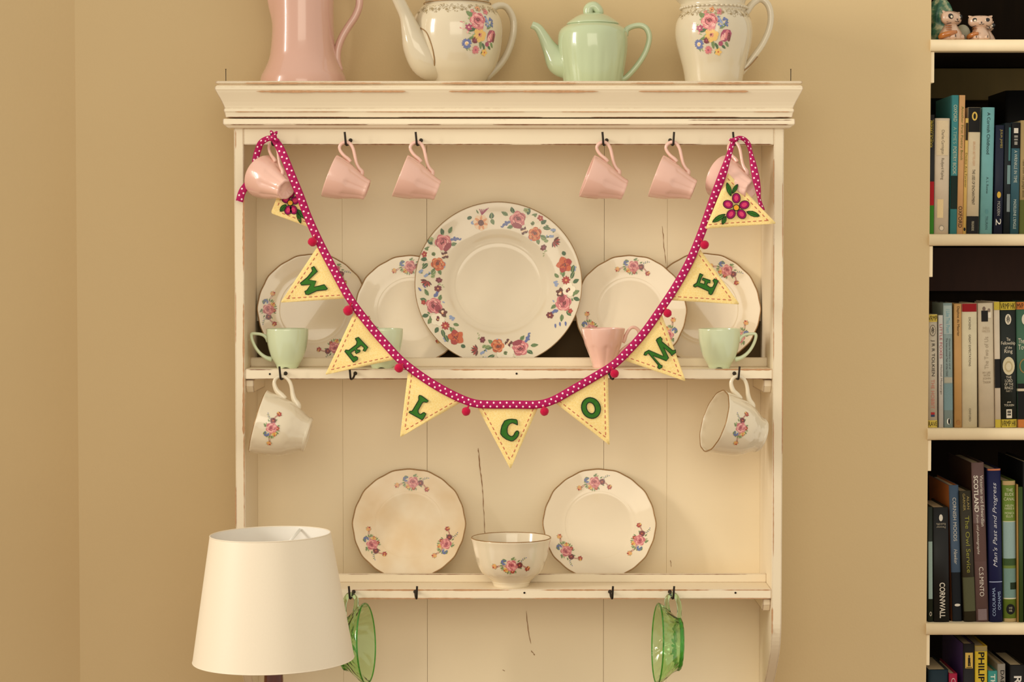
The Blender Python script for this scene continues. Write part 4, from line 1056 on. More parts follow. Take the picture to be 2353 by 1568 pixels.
LC = cv([(1380, 650), (1290, 600), (1180, 555), (1080, 590), (1000, 680), (965, 800), (970, 950), (1010, 1040), (1100, 1100), (1160, 1105), (1220, 1060), (1290, 930), (1350, 880), (1400, 885), (1440, 950), (1400, 1090), (1320, 1190), (1200, 1280), (1120, 1290), (930, 1220), (780, 1110), (700, 1000), (710, 850), (750, 680), (860, 480), (1000, 425), (1150, 410), (1330, 430), (1370, 480)], 1110, 940, 17.42)
def flower_content(center, petals, pr, leaves):
    def f(root, Y, seed):
        y0 = Y+wave(center[0], center[1], seed)-.0004
        def disc(bm, x, y, a, b, rot, d, h, mi=0, n=16):
            prism(bm, ell(x, y, a, b, rot, n=n), y0-d, y0-d-h, lambda u, v, dd: P(u, v, dd), mi)
        for x, y in petals:
            bm = bmesh.new(); rot = math.atan2(y-center[1], x-center[0]); disc(bm, x, y, pr, pr*.82, rot, 0, .0012)
            el_ = ell(x, y, pr, pr*.82, rot, n=16); tube(bm, [P(u, v, y0-.0012) for u, v in el_+el_[:1]], .0005, (0, 1, 0), 1, 5, 1, mi=1)
            disc(bm, x, y, pr*.56, pr*.42, rot, .0010, .0007, 2); mk('petal', bm, [M['felt_magenta'], M['thread_dark'], M['felt_pink']], root, False)
        bm = bmesh.new(); disc(bm, center[0], center[1], pr*.68, pr*.68, 0, .0009, .0012, 1); disc(bm, center[0], center[1], pr*.52, pr*.52, 0, .0016, .001, 0); mk('flower_heart', bm, [M['felt_orange'], M['thread_dark']], root, False)
        for (xa, ya), (xb, yb), wd in leaves:
            bm = bmesh.new(); d = Vector((xb-xa, yb-ya)); n = Vector((-d.y, d.x)).normalized(); q = []
            for t, k in ((0, 0), (.15, .55), (.4, 1), (.65, .95), (.88, .5), (1, 0), (.88, -.5), (.65, -.95), (.4, -1), (.15, -.55)):
                q.append((xa+d.x*t+n.x*wd*k, ya+d.y*t+n.y*wd*k))
            prism(bm, q, y0, y0-.0011, lambda u, v, dd: P(u, v, dd)); tube(bm, [P(u, v, y0-.0011) for u, v in q+q[:1]], .0005, (0, 1, 0), 1, 5, 1, mi=1)
            tube(bm, [P(xa, ya, y0-.0012), P(xb, yb, y0-.0012)], .0003, (0, 1, 0), 1, 4, 1, mi=1)
            mk('leaf', bm, [M['felt_green'], M['thread_dark']], root, False)
    return f
fl9 = flower_content(cv([(1795, 860)], 1280, 280, 4.357)[0], cv([(1795, 765), (1875, 832), (1848, 925), (1742, 925), (1712, 828)], 1280, 280, 4.357), 11.5,
      [(*cv([(1742, 745), (1700, 608)], 1280, 280, 4.357), 5), (*cv([(1755, 718), (1808, 625)], 1280, 280, 4.357), 4), (*cv([(1685, 925), (1555, 1005)], 1280, 280, 4.357), 5.5), (*cv([(1690, 945), (1655, 1028)], 1280, 280, 4.357), 4.5), (*cv([(1897, 900), (2028, 945)], 1280, 280, 4.357), 5.5)])
fl1 = flower_content(cv([(640, 812)], 520, 280, 4.357)[0], cv([(645, 718), (690, 788), (672, 882), (620, 885), (595, 775)], 520, 280, 4.357), 10.5,
      [(*cv([(600, 828), (538, 898)], 520, 280, 4.357), 5.5), (*cv([(705, 875), (795, 972)], 520, 280, 4.357), 5), (*cv([(706, 895), (746, 1018)], 520, 280, 4.357), 4)])
ps = [((664, 384), (719, 526), (622, 490), fl1, 3.284, 'pennant with appliqued flower, partly behind pink cup'),
      ((734, 560), (802, 686), (644, 696), letter([LW]), 3.266, 'pennant with green letter W'),
      ((817, 711), (915, 825), (747, 862), letter([LE]), 3.266, 'pennant with first green letter E'),
      ((938, 851), (1061, 924), (919, 1006), letter([LL]), 3.266, 'pennant with green letter L'),
      ((1096, 934), (1237, 936), (1173, 1079), letter([LC]), 3.266, 'pennant with green letter C'),
      ((1273, 924), (1397, 857), (1401, 1024), letter([], [LO]), 3.266, 'pennant with green letter O'),
      ((1427, 826), (1519, 718), (1576, 877), letter([LM]), 3.266, 'pennant with green letter M'),
      ((1537, 690), (1609, 574), (1700, 700), letter([LE2]), 3.266, 'pennant with second green letter E'),
      ((1621, 526), (1673, 398), (1784, 514), fl9, 3.256, 'pennant with appliqued flower at right end')]
for i, (a, b, t, c, Y, lab) in enumerate(ps): pennant(a, b, t, i+1, Y, c, lab)
poms = [(718, 556, 10.5, 725, 540), (800, 714, 11.5, 808, 696), (917, 846, 10.5, 926, 836), (1071, 946, 10, 1077, 933), (1251, 946, 10, 1250, 934), (1412, 859, 10, 1403, 842), (1534, 720, 9.5, 1527, 704), (1619, 563, 10, 1608, 548)]
def pom_bm(rad, sx, sy):
    bm = bmesh.new(); sphere(bm, (0, 0, 0), rad*k0, 20, 14); rn = random.Random(int(rad*100))
    for v in bm.verts: v.co *= 1+rn.uniform(-.05, .05)
    tube(bm, [(0, 0, 0), (sx*.6, -.001, sy*.6), (sx, 0, sy)], .0016, seg=6, n=3); return bm
for x, y, rad, sx, sy in poms:
    c = P(x, y, YBN-.001); s_ = P(sx, sy, YBN-.001)-c
    o = mk('pom_pom', pom_bm(rad, s_.x, s_.z), M['pom'], bunt); o.location = c

# ================================================================ BOOKCASE
case = empty('bookcase', (0, 0, 0), 'dark recessed bookcase with cream rounded shelf edges at right', 'bookcase')
YS = 3.474; XS1 = XE+.95
SH = [(90, 117), (538, 565), (985, 1012.5), (1434, 1461), (1885, 1912)]
ZS = []
def mkc(name, bm, mat): return mk(name, bm, M[mat], case, False)
for yt, yb in SH:
    z1, z0 = P(0, yt, YS).z, P(0, yb, YS).z; ZS.append(z1); h = (z1-z0)/2; zm = (z1+z0)/2; x0 = XE-.0015
    bm = bmesh.new(); pr = []
    for k in range(9):
        a = PI/2+PI*k/8; pr.append((YS+.006+.006*math.cos(a)-0*h, zm+h*math.sin(a)))
    pr += [(YS+.03, z0), (YS+.03, z1)]
    prism(bm, pr, x0, XS1, lambda u, v, d: Vector((d, u, v))); o = mk('shelf_edge', bm, M['shelfpaint'], case, False)
    for p_ in o.data.polygons: p_.use_smooth = abs(p_.normal.x) < .5 and p_.area < .01
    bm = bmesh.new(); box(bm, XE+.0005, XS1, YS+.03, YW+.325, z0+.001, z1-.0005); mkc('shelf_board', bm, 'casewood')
    bm = bmesh.new(); box(bm, XE, XE+.0062, YW+.002, YW+.30, z0-.052, z0-.0005, .0008); o = mkc('shelf_cleat', bm, 'shelfpaint')
    if yt < 600: bm = bmesh.new(); box(bm, XE+.0065, XS1, YW+.30, YW+.326, z0-(.058 if yt < 100 else .080), z0-.001, .001); mkc('back_beam', bm, 'casebeam' if yt < 100 else 'casebrown')

def text_mesh(body, shear=0, bold=0):
    bold = .02 if body in ('PHILIPS', 'R', 'TH', 'SCOTLAND', 'CORNWALL') else bold
    cu = bpy.data.curves.new('t', 'FONT'); cu.body = body; cu.shear = shear; cu.resolution_u = 3; cu.offset = bold; cu.align_x = 'CENTER'
    ob = bpy.data.objects.new('t', cu); COL.objects.link(ob); bpy.context.view_layer.update()
    dg = bpy.context.evaluated_depsgraph_get(); me = bpy.data.meshes.new_from_object(ob.evaluated_get(dg))
    bpy.data.objects.remove(ob); bpy.data.curves.remove(cu); return me
INK = {}
def ink(rgb):
    if rgb not in INK: INK[rgb] = plain('ink_%d_%d_%d' % rgb, tuple(c*(.6 if sum(rgb) < 170 else .94) for c in rgb), .6, .1, nscale=500, spec=.2)
    return INK[rgb]
CLOTH = {}
def cover(rgb):
    if rgb not in CLOTH: CLOTH[rgb] = plain('cover_%d_%d_%d' % rgb, tuple(c*.92 if sum(rgb) > 200 else c*.72 for c in rgb), .5, .14, nscale=45, spec=.3)
    return CLOTH[rgb]
def book(label, xb0, xb1, xt0, xt1, ytop, si, col, items=(), depth=.135, Yf=3.487, group=None, back=None, rounded=.15, side=None, name='book'):
    """items in spine fractions: ('band',f0,f1,rgb) ('text',str,f0,f1,w,rgb[,xoff,shear]) ('flat',str,fc,h,w,rgb) ('oval',fc,w,h,rgb) ; f from the top"""
    zb_ = ZS[si]; p0 = P(xb0, 784, Yf).x; p1 = P(xb1, 784, Yf).x
    zt_ = P(0, ytop, Yf).z; ratio = 1
    t0 = P(xt0, ytop, Yf).x; t1 = P(xt1, ytop, Yf).x
    pb0 = P(xb0, SH[si][0], Yf).x; pb1 = P(xb1, SH[si][0], Yf).x
    W = (pb1-pb0+t1-t0)/2; Hh = zt_-zb_; lean = math.atan2(((t0+t1)-(pb0+pb1))/2, Hh)
    lift = abs(math.sin(lean))*W/2
    Hh = (Hh-lift)/math.cos(lean)
    m = Matrix.Translation(((pb0+pb1)/2, Yf, zb_+lift+.0002)) @ Matrix.Rotation(lean, 4, 'Y')
    root = empty(name, (0, 0, 0), label, 'book', group, mat=m)
    tk = min(.0018, W*.16); a, b = -W/2, W/2; rd = rounded*W
    bm = bmesh.new(); pr = []                                   # cover: U section, rounded spine
    for k in range(11):
        t = PI*k/10; pr.append((-math.cos(t)*W/2, rd-math.sin(t)*rd))
    pr = pr+[(b, depth), (b-tk, depth), (b-tk, rd+tk)]+[(a+tk, rd+tk), (a+tk, depth), (a, depth)]
    prism(bm, pr, 0, Hh, lambda u, v, d: Vector((u, v, d)))
    mats = [cover(col)]
    if side: mats.append(cover(side))
    ob = mk('cover', bm, mats, root, False)
    for p_ in ob.data.polygons: p_.use_smooth = p_.normal.y < -.15 and abs(p_.normal.z) < .3
    if side:
        for p_ in ob.data.polygons:
            if abs(p_.normal.x) > .9: p_.material_index = 1
    bm = bmesh.new(); box(bm, a+tk*1.02, b-tk*1.02, rd+tk*1.1, depth-.003, .003, Hh-.0035); mk('page_block', bm, M['pages'], root, False)
    def ysurf(u): return rd-math.sqrt(max(0, 1-(2*u/W)**2))*rd
    def strip(nm, f0, f1, w_, col_, lift_=.00025, xo=0, n=16):
        bm = bmesh.new(); rows = []
        for k in range(n+1):
            u = (xo*W)+(-.5+k/n)*w_*W; u = max(-W/2*.999, min(W/2*.999, u)); rows.append([bm.verts.new((u, ysurf(u)-lift_, Hh*(1-f))) for f in (f0, f1)])
        for q0, q1 in zip(rows[:-1], rows[1:]): bm.faces.new((q0[0], q0[1], q1[1], q1[0]))
        ret = bmesh.ops.extrude_face_region(bm, geom=bm.faces[:])
        for v in [g for g in ret['geom'] if isinstance(g, bmesh.types.BMVert)]: v.co.y += .0002
        bmesh.ops.recalc_face_normals(bm, faces=bm.faces[:])
        mk(nm, bm, ink(col_), root, False)
    for it in items:
        k = it[0]
        if k == 'band': strip('spine_band', it[1], it[2], 1.0, it[3])
        elif k == 'panel': strip('spine_panel', it[1], it[2], it[3], it[4], .0003, it[5] if len(it) > 5 else 0)
        elif k in ('text', 'flat', 'textup', 'flatdown'):
            sh_ = 0
            if k in ('text', 'textup'):
                _, s_, f0, f1, w_, c_ = it[:6]; xo = it[6] if len(it) > 6 else 0; sh_ = it[7] if len(it) > 7 else 0
            else:
                _, s_, fc, h_, w_, c_ = it[:6]; xo = 0
            me = text_mesh(s_, sh_)
            xs_ = [v.co.x for v in me.vertices]; ys_ = [v.co.y for v in me.vertices]
            mx, Mx, my, My = min(xs_), max(xs_), min(ys_), max(ys_)
            for v in me.vertices:
                u = (v.co.x-mx)/(Mx-mx); w2 = (v.co.y-my)/(My-my)
                if k == 'text': X = (w2-.5)*w_*W+xo*W; Z = Hh*(1-(f0+(f1-f0)*u))
                elif k == 'textup': X = -(w2-.5)*w_*W+xo*W; Z = Hh*(1-(f1+(f0-f1)*u))
                elif k == 'flatdown': X = -(u-.5)*w_*W; Z = Hh*(1-fc)-(w2-.5)*h_*Hh
                else: X = (u-.5)*w_*W; Z = Hh*(1-fc)+(w2-.5)*h_*Hh
                v.co = (X, ysurf(X)-.0006, Z)
            mk('spine_lettering', me, ink(c_), root, False)
        elif k == 'mono':
            _, fc, w_, h_, c_ = it[:5]; bm = bmesh.new(); zz = Hh*(1-fc)
            def q(x, z): return (x*w_*W, ysurf(x*w_*W)-.0007, zz+z*h_*Hh)
            for ln in ([(0, -.5), (0, .5)], [(-.42, .12), (-.2, .26), (0, .3), (.2, .26), (.42, .12)], [(-.42, -.12), (-.2, .02), (0, .06), (.2, .02), (.42, -.12)], [(-.16, .44), (.16, .44)], [(-.28, .2), (-.28, -.3)], [(.28, .2), (.28, -.3)]):
                tube(bm, [q(*v) for v in ln], .00035, seg=5, n=1)
            mk('spine_monogram', bm, ink(c_), root, False)
        elif k == 'oval':
            _, fc, w_, h_, c_ = it[:5]; xo = it[5] if len(it) > 5 else 0
            bm = bmesh.new(); vs = [bm.verts.new((xo*W+w_*W/2*math.cos(t*PI/10), ysurf(xo*W)-.0004-.0001*(len(it)-5), Hh*(1-fc)+h_*Hh/2*math.sin(t*PI/10))) for t in range(20)]
            f = bm.faces.new(vs[::-1]); mk('spine_emblem', bm, ink(c_), root, False)
    return root
BL, CRM, GLD = (24, 22, 20), (226, 206, 172), (206, 176, 84)
# upper row (shelf 1)
g = 'books on the upper bookcase shelf'
book('thin black book with yellow letters and red and green foot, leftmost on upper shelf', 2134, 2145.5, 2136, 2148, 264, 1, (30, 26, 24), [('band', .56, .76, (168, 16, 26)), ('band', .76, .999, (50, 120, 22)), ('text', 'PRIMARY SCHOOL', .05, .28, .42, (214, 188, 60), -.16), ('text', 'The School Treasury for', .04, .23, .2, (190, 168, 70), .22)], group=g)
book('cream paperback with faint orange pattern on upper shelf', 2146.5, 2180, 2149, 2184, 272, 1, (220, 200, 172), [('panel', .02, .32, .8, (226, 204, 166)), ('text', 'Charles Carrington', .10, .31, .26, (120, 110, 90)), ('text', 'Rudyard Kipling', .345, .53, .24, (120, 110, 90)), ('panel', .70, .86, .4, (230, 202, 150), -.1), ('oval', .95, .34, .05, (150, 140, 118)), ('oval', .95, .26, .038, (220, 200, 172), 0)], group=g)
book('brown framed small book set back behind cream paperback on upper shelf', 2169, 2182, 2170, 2183.5, 239, 1, (70, 44, 24), [('band', 0.001, .02, (160, 130, 80))], Yf=3.56, group=g)
book('tall teal book of poetry on upper shelf', 2183.5, 2198.5, 2188, 2203.5, 219, 1, (60, 134, 136), [('text', 'OXFORD', .07, .19, .5, (206, 206, 176)), ('text', "A TIME'S", .23, .35, .5, (160, 190, 170)), ('text', 'POETRY BOOK', .37, .57, .5, (206, 206, 176)), ('panel', .58, .82, 1.0, (26, 58, 44))], group=g)
book('tall peach book with green lettering on upper shelf', 2199.3, 2212, 2204.3, 2219, 219, 1, (216, 164, 108), [('text', 'Another First Poetry Book', .08, .47, .52, (110, 118, 40)), ('text', 'OXFORD', .80, .955, .62, (40, 28, 20))], group=g)
book('thin yellow paperback on upper shelf', 2212.5, 2219.5, 2219, 2226, 272, 1, (222, 182, 98), [('panel', .04, .19, .8, (70, 50, 20)), ('text', 'Dodos Are Forever', .30, .60, .62, (110, 100, 30)), ('oval', .96, .7, .03, BL)], group=g)
book('cream paperback with black ends and yellow oval on upper shelf', 2220.5, 2249, 2225.5, 2254.5, 247, 1, (222, 202, 166), [('band', .001, .195, (34, 30, 26)), ('oval', .07, .44, .07, (216, 180, 84)), ('oval', .07, .2, .045, (40, 34, 26), 0), ('text', 'BRUNO BETTELHEIM', .27, .46, .18, (216, 170, 130)), ('text', 'THE USES OF ENCHANTMENT', .49, .77, .22, (50, 40, 34)), ('band', .86, .999, (34, 30, 26)), ('text', 'PENGUIN BOOKS', .90, .975, .2, (190, 180, 150))], group=g)
book('light blue paperback about a childhood on upper shelf', 2253, 2279.5, 2258, 2287, 247, 1, (118, 176, 176), [('text', 'A Cornish Childhood', .04, .37, .26, (38, 54, 56)), ('text', 'A. L. Rowse', .55, .68, .18, (52, 74, 74)), ('oval', .825, .26, .035, (90, 140, 140)), ('text', 'TRURAN', .86, .965, .2, (60, 90, 90))], group=g)
book('dark navy paperback with gold crest on upper shelf', 2283, 2304, 2289.5, 2308, 288, 1, (30, 38, 66), [('text', 'JULIA JAMES', .04, .21, .34, (180, 160, 84), .12), ('oval', .64, .45, .06, (220, 176, 66)), ('text', 'MODERN', .70, .83, .34, (176, 170, 160)), ('text', '2', .86, .92, .6, (230, 224, 210))], group=g)
book('black paperback with teal stripe on upper shelf', 2306, 2320, 2309, 2325, 283, 1, (20, 34, 40), [('panel', .04, .34, .3, (70, 120, 120), .25), ('panel', .38, .55, .5, (120, 150, 150), .2), ('panel', .64, .8, .5, (130, 140, 140), .2)], group=g)
book('teal paperback with black top and white block on upper shelf', 2321, 2341, 2325.5, 2345, 282, 1, (50, 92, 104), [('band', .001, .23, (20, 18, 18)), ('panel', .05, .095, .5, (220, 212, 196)), ('panel', .115, .135, .42, (150, 146, 136)), ('panel', .145, .16, .42, (150, 146, 136)), ('panel', .17, .20, .36, (150, 146, 136)), ('text', 'A WRINKLE IN TIME', .25, .54, .36, (200, 206, 190)), ('text', "MADELEINE L'ENGLE", .69, .955, .34, (190, 200, 186))], group=g)
book('beige paperback with green foot at right edge of upper shelf', 2343, 2366, 2346, 2369, 277, 1, (172, 146, 96), [('text', 'Tales from The Jungle Book', .34, .68, .3, (90, 74, 40), -.2), ('band', .70, .999, (90, 96, 40))], group=g)
book('tall black book set back at right edge of upper shelf', 2310, 2366, 2312, 2368, 208, 1, (12, 11, 10), [], Yf=3.60, group=g)
book('large dark book set back at left of upper shelf', 2135, 2183, 2137, 2186, 226, 1, (16, 24, 22), [], Yf=3.64, group=g, depth=.12)
# middle row (shelf 2)
g = 'books on the middle bookcase shelf'
runes = 'VRMVFHKEX'
book('grey paperback with gold rune bands, leftmost on middle bookcase shelf', 2132.5, 2154.5, 2132.5, 2154, 723, 2, (196, 182, 158), [('band', .001, .066, (206, 180, 76)), ('flat', 'VRMP', .034, .045, .9, (60, 40, 16)), ('oval', .142, .62, .10, (90, 80, 66)), ('oval', .142, .54, .088, (196, 182, 158), 0), ('mono', .142, .36, .066, (40, 34, 30)), ('text', 'J R R TOLKIEN', .225, .545, .42, (50, 40, 34)), ('text', 'THE HOBBIT', .575, .835, .36, (196, 120, 100)), ('panel', .865, .885, .4, (170, 40, 40)), ('panel', .885, .905, .4, (50, 60, 90)), ('band', .935, .999, (206, 180, 76)), ('flat', 'RAVE', .967, .04, .9, (60, 40, 16))], group=g)
book('thin white paperback with pink lettering on middle bookcase shelf', 2158, 2168, 2156.5, 2167, 725, 2, (208, 200, 188), [('text', 'LITTLE FOXES', .08, .385, .6, (176, 90, 96)), ('text', 'Michael Morpurgo', .44, .705, .5, (96, 84, 74))], group=g)
book('mottled blue grey paperback on middle bookcase shelf', 2169.5, 2190.5, 2167.5, 2188, 697, 2, (140, 158, 154), [('panel', .02, .25, .9, (168, 182, 176)), ('text', 'I Like This Poem', .05, .24, .4, (110, 160, 170)), ('text', 'Chosen by children in aid of', .285, .53, .18, (60, 56, 50), .16), ('text', 'The International Year of the Child', .28, .585, .18, (60, 56, 50), -.14), ('panel', .595, .64, .9, (176, 170, 150)), ('panel', .65, .86, 1.0, (120, 146, 148)), ('oval', .95, .4, .05, (230, 226, 210)), ('oval', .95, .22, .045, BL, .05)], group=g)
book('tan orange paperback on middle bookcase shelf', 2194, 2210, 2192, 2210, 699, 2, (202, 154, 92), [('text', 'Daphne du Maurier', .02, .26, .4, (70, 44, 20)), ('oval', .96, .55, .04, (160, 110, 56))], group=g)
book('cream book with dark red cap on middle bookcase shelf', 2211, 2246.5, 2210.5, 2245.5, 698, 2, (226, 212, 176), [('band', .001, .066, (150, 16, 22)), ('text', 'DICKENS', .11, .21, .13, (70, 60, 46)), ('text', 'GREAT EXPECTATIONS', .25, .505, .13, (70, 60, 46)), ('text', 'OXFORD', .845, .95, .13, (90, 80, 60))], group=g)
book('cream book with two small black suited portraits on middle bookcase shelf', 2251, 2287, 2247.5, 2282.5, 697, 2, (218, 200, 170), [('panel', .06, .148, .42, (44, 38, 36), -.08), ('oval', .045, .2, .035, (120, 100, 86), -.12), ('oval', .058, .18, .03, (140, 120, 104), .2), ('panel', .075, .12, .2, (236, 222, 200), .24), ('flat', 'SHEILA', .20, .02, .44, (190, 168, 138)), ('flat', 'HANCOCK', .225, .02, .52, (190, 168, 138)), ('textup', 'The Two of Us', .27, .53, .26, (176, 160, 134)), ('flat', 'MY LIFE', .56, .018, .5, (160, 142, 116)), ('flat', 'WITH', .582, .018, .42, (160, 142, 116)), ('flat', 'JOHN', .608, .022, .5, (160, 142, 116)), ('flat', 'THAW', .636, .022, .52, (160, 142, 116))], group=g)
book('thin cream book with black middle band beside green rune book', 2287.5, 2300, 2284, 2297, 694, 2, (222, 204, 178), [('band', .001, .065, (200, 176, 60)), ('band', .455, .685, (40, 34, 32)), ('band', .935, .999, (200, 176, 60))], group=g)
book('black green paperback with white ring emblem and gold rune bands', 2300.5, 2338, 2297.5, 2334.5, 694, 2, (30, 38, 30), [('band', .001, .065, (200, 176, 60)), ('flat', 'VRMP HK', .034, .045, .9, (70, 50, 16)), ('oval', .14, .38, .085, (222, 210, 186)), ('mono', .14, .24, .062, (40, 34, 30)), ('flat', 'The', .298, .026, .24, (226, 214, 190)), ('flat', 'Fellowship', .332, .034, .86, (226, 214, 190)), ('flat', 'of the', .363, .022, .42, (226, 214, 190)), ('flat', 'Ring', .397, .038, .5, (226, 214, 190)), ('oval', .51, .74, .145, (216, 202, 164)), ('oval', .515, .5, .09, (190, 172, 128), 0), ('oval', .515, .34, .06, (220, 206, 170), 0, 0), ('flat', 'THE', .60, .02, .34, (214, 202, 176)), ('flat', 'LORD', .628, .024, .46, (214, 202, 176)), ('flat', 'OF THE', .656, .02, .54, (214, 202, 176)), ('flat', 'RINGS', .684, .024, .5, (214, 202, 176)), ('flat', 'PART 1', .71, .014, .34, (190, 176, 150)), ('flat', 'JRR', .80, .014, .26, (214, 202, 176)), ('flat', 'TOLKIEN', .822, .016, .6, (214, 202, 176)), ('panel', .855, .925, .34, (222, 210, 186)), ('panel', .865, .885, .22, (40, 34, 30)), ('panel', .89, .905, .22, (40, 34, 30)), ('band', .935, .999, (200, 176, 60)), ('flat', 'VRMP HK', .967, .045, .9, (70, 50, 16))], group=g)
book('green paperback with orange rune bands at right edge of middle bookcase shelf', 2339, 2377, 2335.5, 2373, 694, 2, (62, 100, 76), [('band', .001, .06, (196, 116, 52)), ('flat', 'MVP RAVE', .032, .04, .9, (60, 30, 12)), ('oval', .14, .38, .085, (222, 210, 186)), ('flat', 'The Two', .31, .04, .8, (226, 214, 190)), ('flat', 'Towers', .36, .04, .8, (226, 214, 190)), ('oval', .51, .74, .12, (150, 120, 70)), ('oval', .51, .6, .1, (62, 100, 76), 0), ('band', .65, .69, (30, 26, 24)), ('band', .69, .71, (206, 190, 160)), ('band', .71, .935, (22, 20, 20)), ('band', .935, .999, (196, 116, 52))], group=g)
book('dark brown book set back above the first two on middle bookcase shelf', 2133, 2166, 2133, 2166, 694, 2, (66, 48, 26), [], Yf=3.58, group=g)
# third row (shelf 3)
g = 'books on the lower bookcase shelf'
book('narrow dark green book with pale panel, leftmost on lower bookcase shelf', 2133, 2144, 2131.5, 2143.5, 1166, 3, (40, 50, 34), [('panel', .30, .80, .8, (150, 170, 160)), ('oval', .93, .5, .04, (170, 160, 140)), ('oval', .93, .25, .022, (20, 20, 20), 0)], group=g, Yf=3.49)
book('thick black guide book to a county on lower bookcase shelf', 2145.5, 2182.5, 2144.5, 2179, 1167, 3, (24, 22, 20), [('oval', .09, .24, .06, (220, 212, 196)), ('flatdown', 'Radcliffe', .145, .02, .6, (160, 150, 130)), ('flatdown', 'Pevsner', .172, .02, .6, (160, 150, 130)), ('text', 'CORNWALL', .655, .965, .36, (214, 204, 186), .05)], group=g, Yf=3.488, rounded=.1)
book('blue grey book with orange side on lower bookcase shelf', 2188.5, 2211, 2181, 2202.5, 1116, 3, (66, 86, 108), [('text', 'CORNISH MOODS', .09, .41, .36, (206, 200, 186)), ('text', 'Hawker', .47, .58, .36, (206, 200, 186), 0, .3), ('band', .64, .999, (22, 28, 36)), ('oval', .88, .6, .02, (220, 212, 196), .05)], group=g, Yf=3.495, side=(190, 110, 50), depth=.17)
book('dark olive book with frayed top on lower bookcase shelf', 2216, 2244, 2205, 2231, 1129, 3, (62, 54, 32), [('text', 'ALAN', .04, .14, .2, (170, 150, 90), .2), ('text', 'GARNER', .02, .15, .2, (170, 150, 90), -.14), ('text', 'The Owl Service', .19, .625, .36, (150, 146, 60), .05), ('band', .66, .92, (84, 84, 56))], group=g, Yf=3.49)
book('tall mauve brown book with white title on lower bookcase shelf', 2244.5, 2272, 2231.5, 2262, 1064, 3, (108, 82, 78), [('text', 'Victorian and Edwardian', .08, .40, .26, (226, 216, 200), .25), ('text', 'SCOTLAND', .08, .31, .34, (230, 222, 206), -.2), ('text', 'from old photographs', .325, .575, .24, (226, 216, 200), -.18, .3), ('text', 'C.S.MINTO', .655, .84, .34, (226, 216, 200)), ('band', .38, .62, (96, 70, 64)), ('panel', .92, .99, .7, (130, 110, 110))], group=g, Yf=3.49, depth=.18, side=(70, 40, 26))
book('tall navy hardback with torn jacket top on lower bookcase shelf', 2275.5, 2305, 2269, 2301, 1078, 3, (24, 32, 92), [('textup', "Man's Past and Progress", .09, .64, .40, (206, 206, 214), 0, .35), ('panel', .735, .74, .95, (180, 190, 220)), ('textup', 'COLOURAMA', .775, .96, .22, (160, 180, 210), -.18), ('textup', 'ODHAMS', .80, .92, .22, (160, 180, 210), .22), ('band', .0005, .012, (200, 120, 80))], group=g, Yf=3.487, depth=.16, rounded=.22)
book('green hardback with canal picture on lower bookcase shelf', 2307.5, 2337.5, 2303.5, 2335, 1106, 3, (110, 134, 48), [('band', .0005, .03, (190, 160, 110)), ('flat', 'THE', .065, .022, .5, (214, 214, 170)), ('flat', 'BUDE', .095, .022, .66, (214, 214, 170)), ('flat', 'CANAL', .128, .022, .8, (214, 214, 170)), ('flat', 'HELEN', .175, .016, .6, (214, 214, 170)), ('flat', 'HARRIS &', .195, .016, .7, (214, 214, 170)), ('flat', 'MONICA', .228, .016, .7, (214, 214, 170)), ('flat', 'ELLIS', .25, .016, .5, (214, 214, 170)), ('band', .285, .29, (220, 214, 180)), ('band', .29, .55, (150, 176, 172)), ('band', .55, .60, (60, 84, 44)), ('band', .60, .62, (110, 130, 60)), ('band', .62, .83, (116, 146, 136)), ('panel', .72, .77, .5, (50, 74, 40), .24), ('band', .83, .838, (220, 214, 180)), ('oval', .91, .66, .075, (26, 24, 20)), ('flat', "DAVID &", .9, .014, .5, (190, 184, 150)), ('flat', "CHARLES", .92, .014, .5, (190, 184, 150)), ('band', .975, .9995, (176, 150, 100))], group=g, Yf=3.489, rounded=.28)
book('thin tan book beside the canal book on lower bookcase shelf', 2338, 2341, 2336, 2339.5, 1114, 3, (170, 130, 66), [], group=g)
book('thin green book near right edge of lower bookcase shelf', 2342, 2352, 2340.5, 2350, 1120, 3, (66, 96, 28), [], group=g)
book('tall black book at right edge of lower bookcase shelf', 2353, 2375, 2350.5, 2373, 1062, 3, (18, 18, 20), [], group=g, depth=.18)
# bottom row (shelf 4, cut by the frame)
g = 'books on the bottom bookcase shelf'
book('dark teal book, leftmost on bottom bookcase shelf', 2134, 2180, 2134, 2180, 1541, 4, (22, 52, 66), [], group=g)
book('narrow crimson book on bottom bookcase shelf', 2181, 2200, 2181, 2200, 1549, 4, (170, 24, 60), [('text', 'C', .03, .07, .5, (220, 180, 180))], group=g)
book('purple book with black spine and yellow figure label on bottom bookcase shelf', 2212, 2240, 2214, 2240, 1481, 4, (26, 20, 20), [('panel', .05, .14, .64, (214, 176, 84)), ('oval', .07, .12, .016, (30, 24, 20)), ('panel', .078, .108, .2, (30, 24, 20)), ('panel', .106, .128, .1, (30, 24, 20), -.05), ('panel', .106, .128, .1, (30, 24, 20), .07), ('panel', .132, .138, .5, (30, 24, 20))], group=g, side=(80, 56, 110), depth=.17)
book('bright yellow book with large black capitals and torn top on bottom bookcase shelf', 2241, 2270, 2241, 2269, 1486, 4, (222, 186, 44), [('band', .0005, .03, (150, 130, 80)), ('text', 'PHILIPS', .035, .235, .5, (40, 30, 20))], group=g)
book('turquoise book on bottom bookcase shelf', 2271, 2292, 2271, 2292, 1543, 4, (60, 150, 140), [('text', 'TH', .02, .10, .5, (220, 230, 210))], group=g)
book('grey book with dark capitals on bottom bookcase shelf', 2293, 2312, 2293, 2310, 1527, 4, (150, 140, 126), [('text', "DAD'S", .04, .17, .5, (30, 26, 26), .1)], group=g)
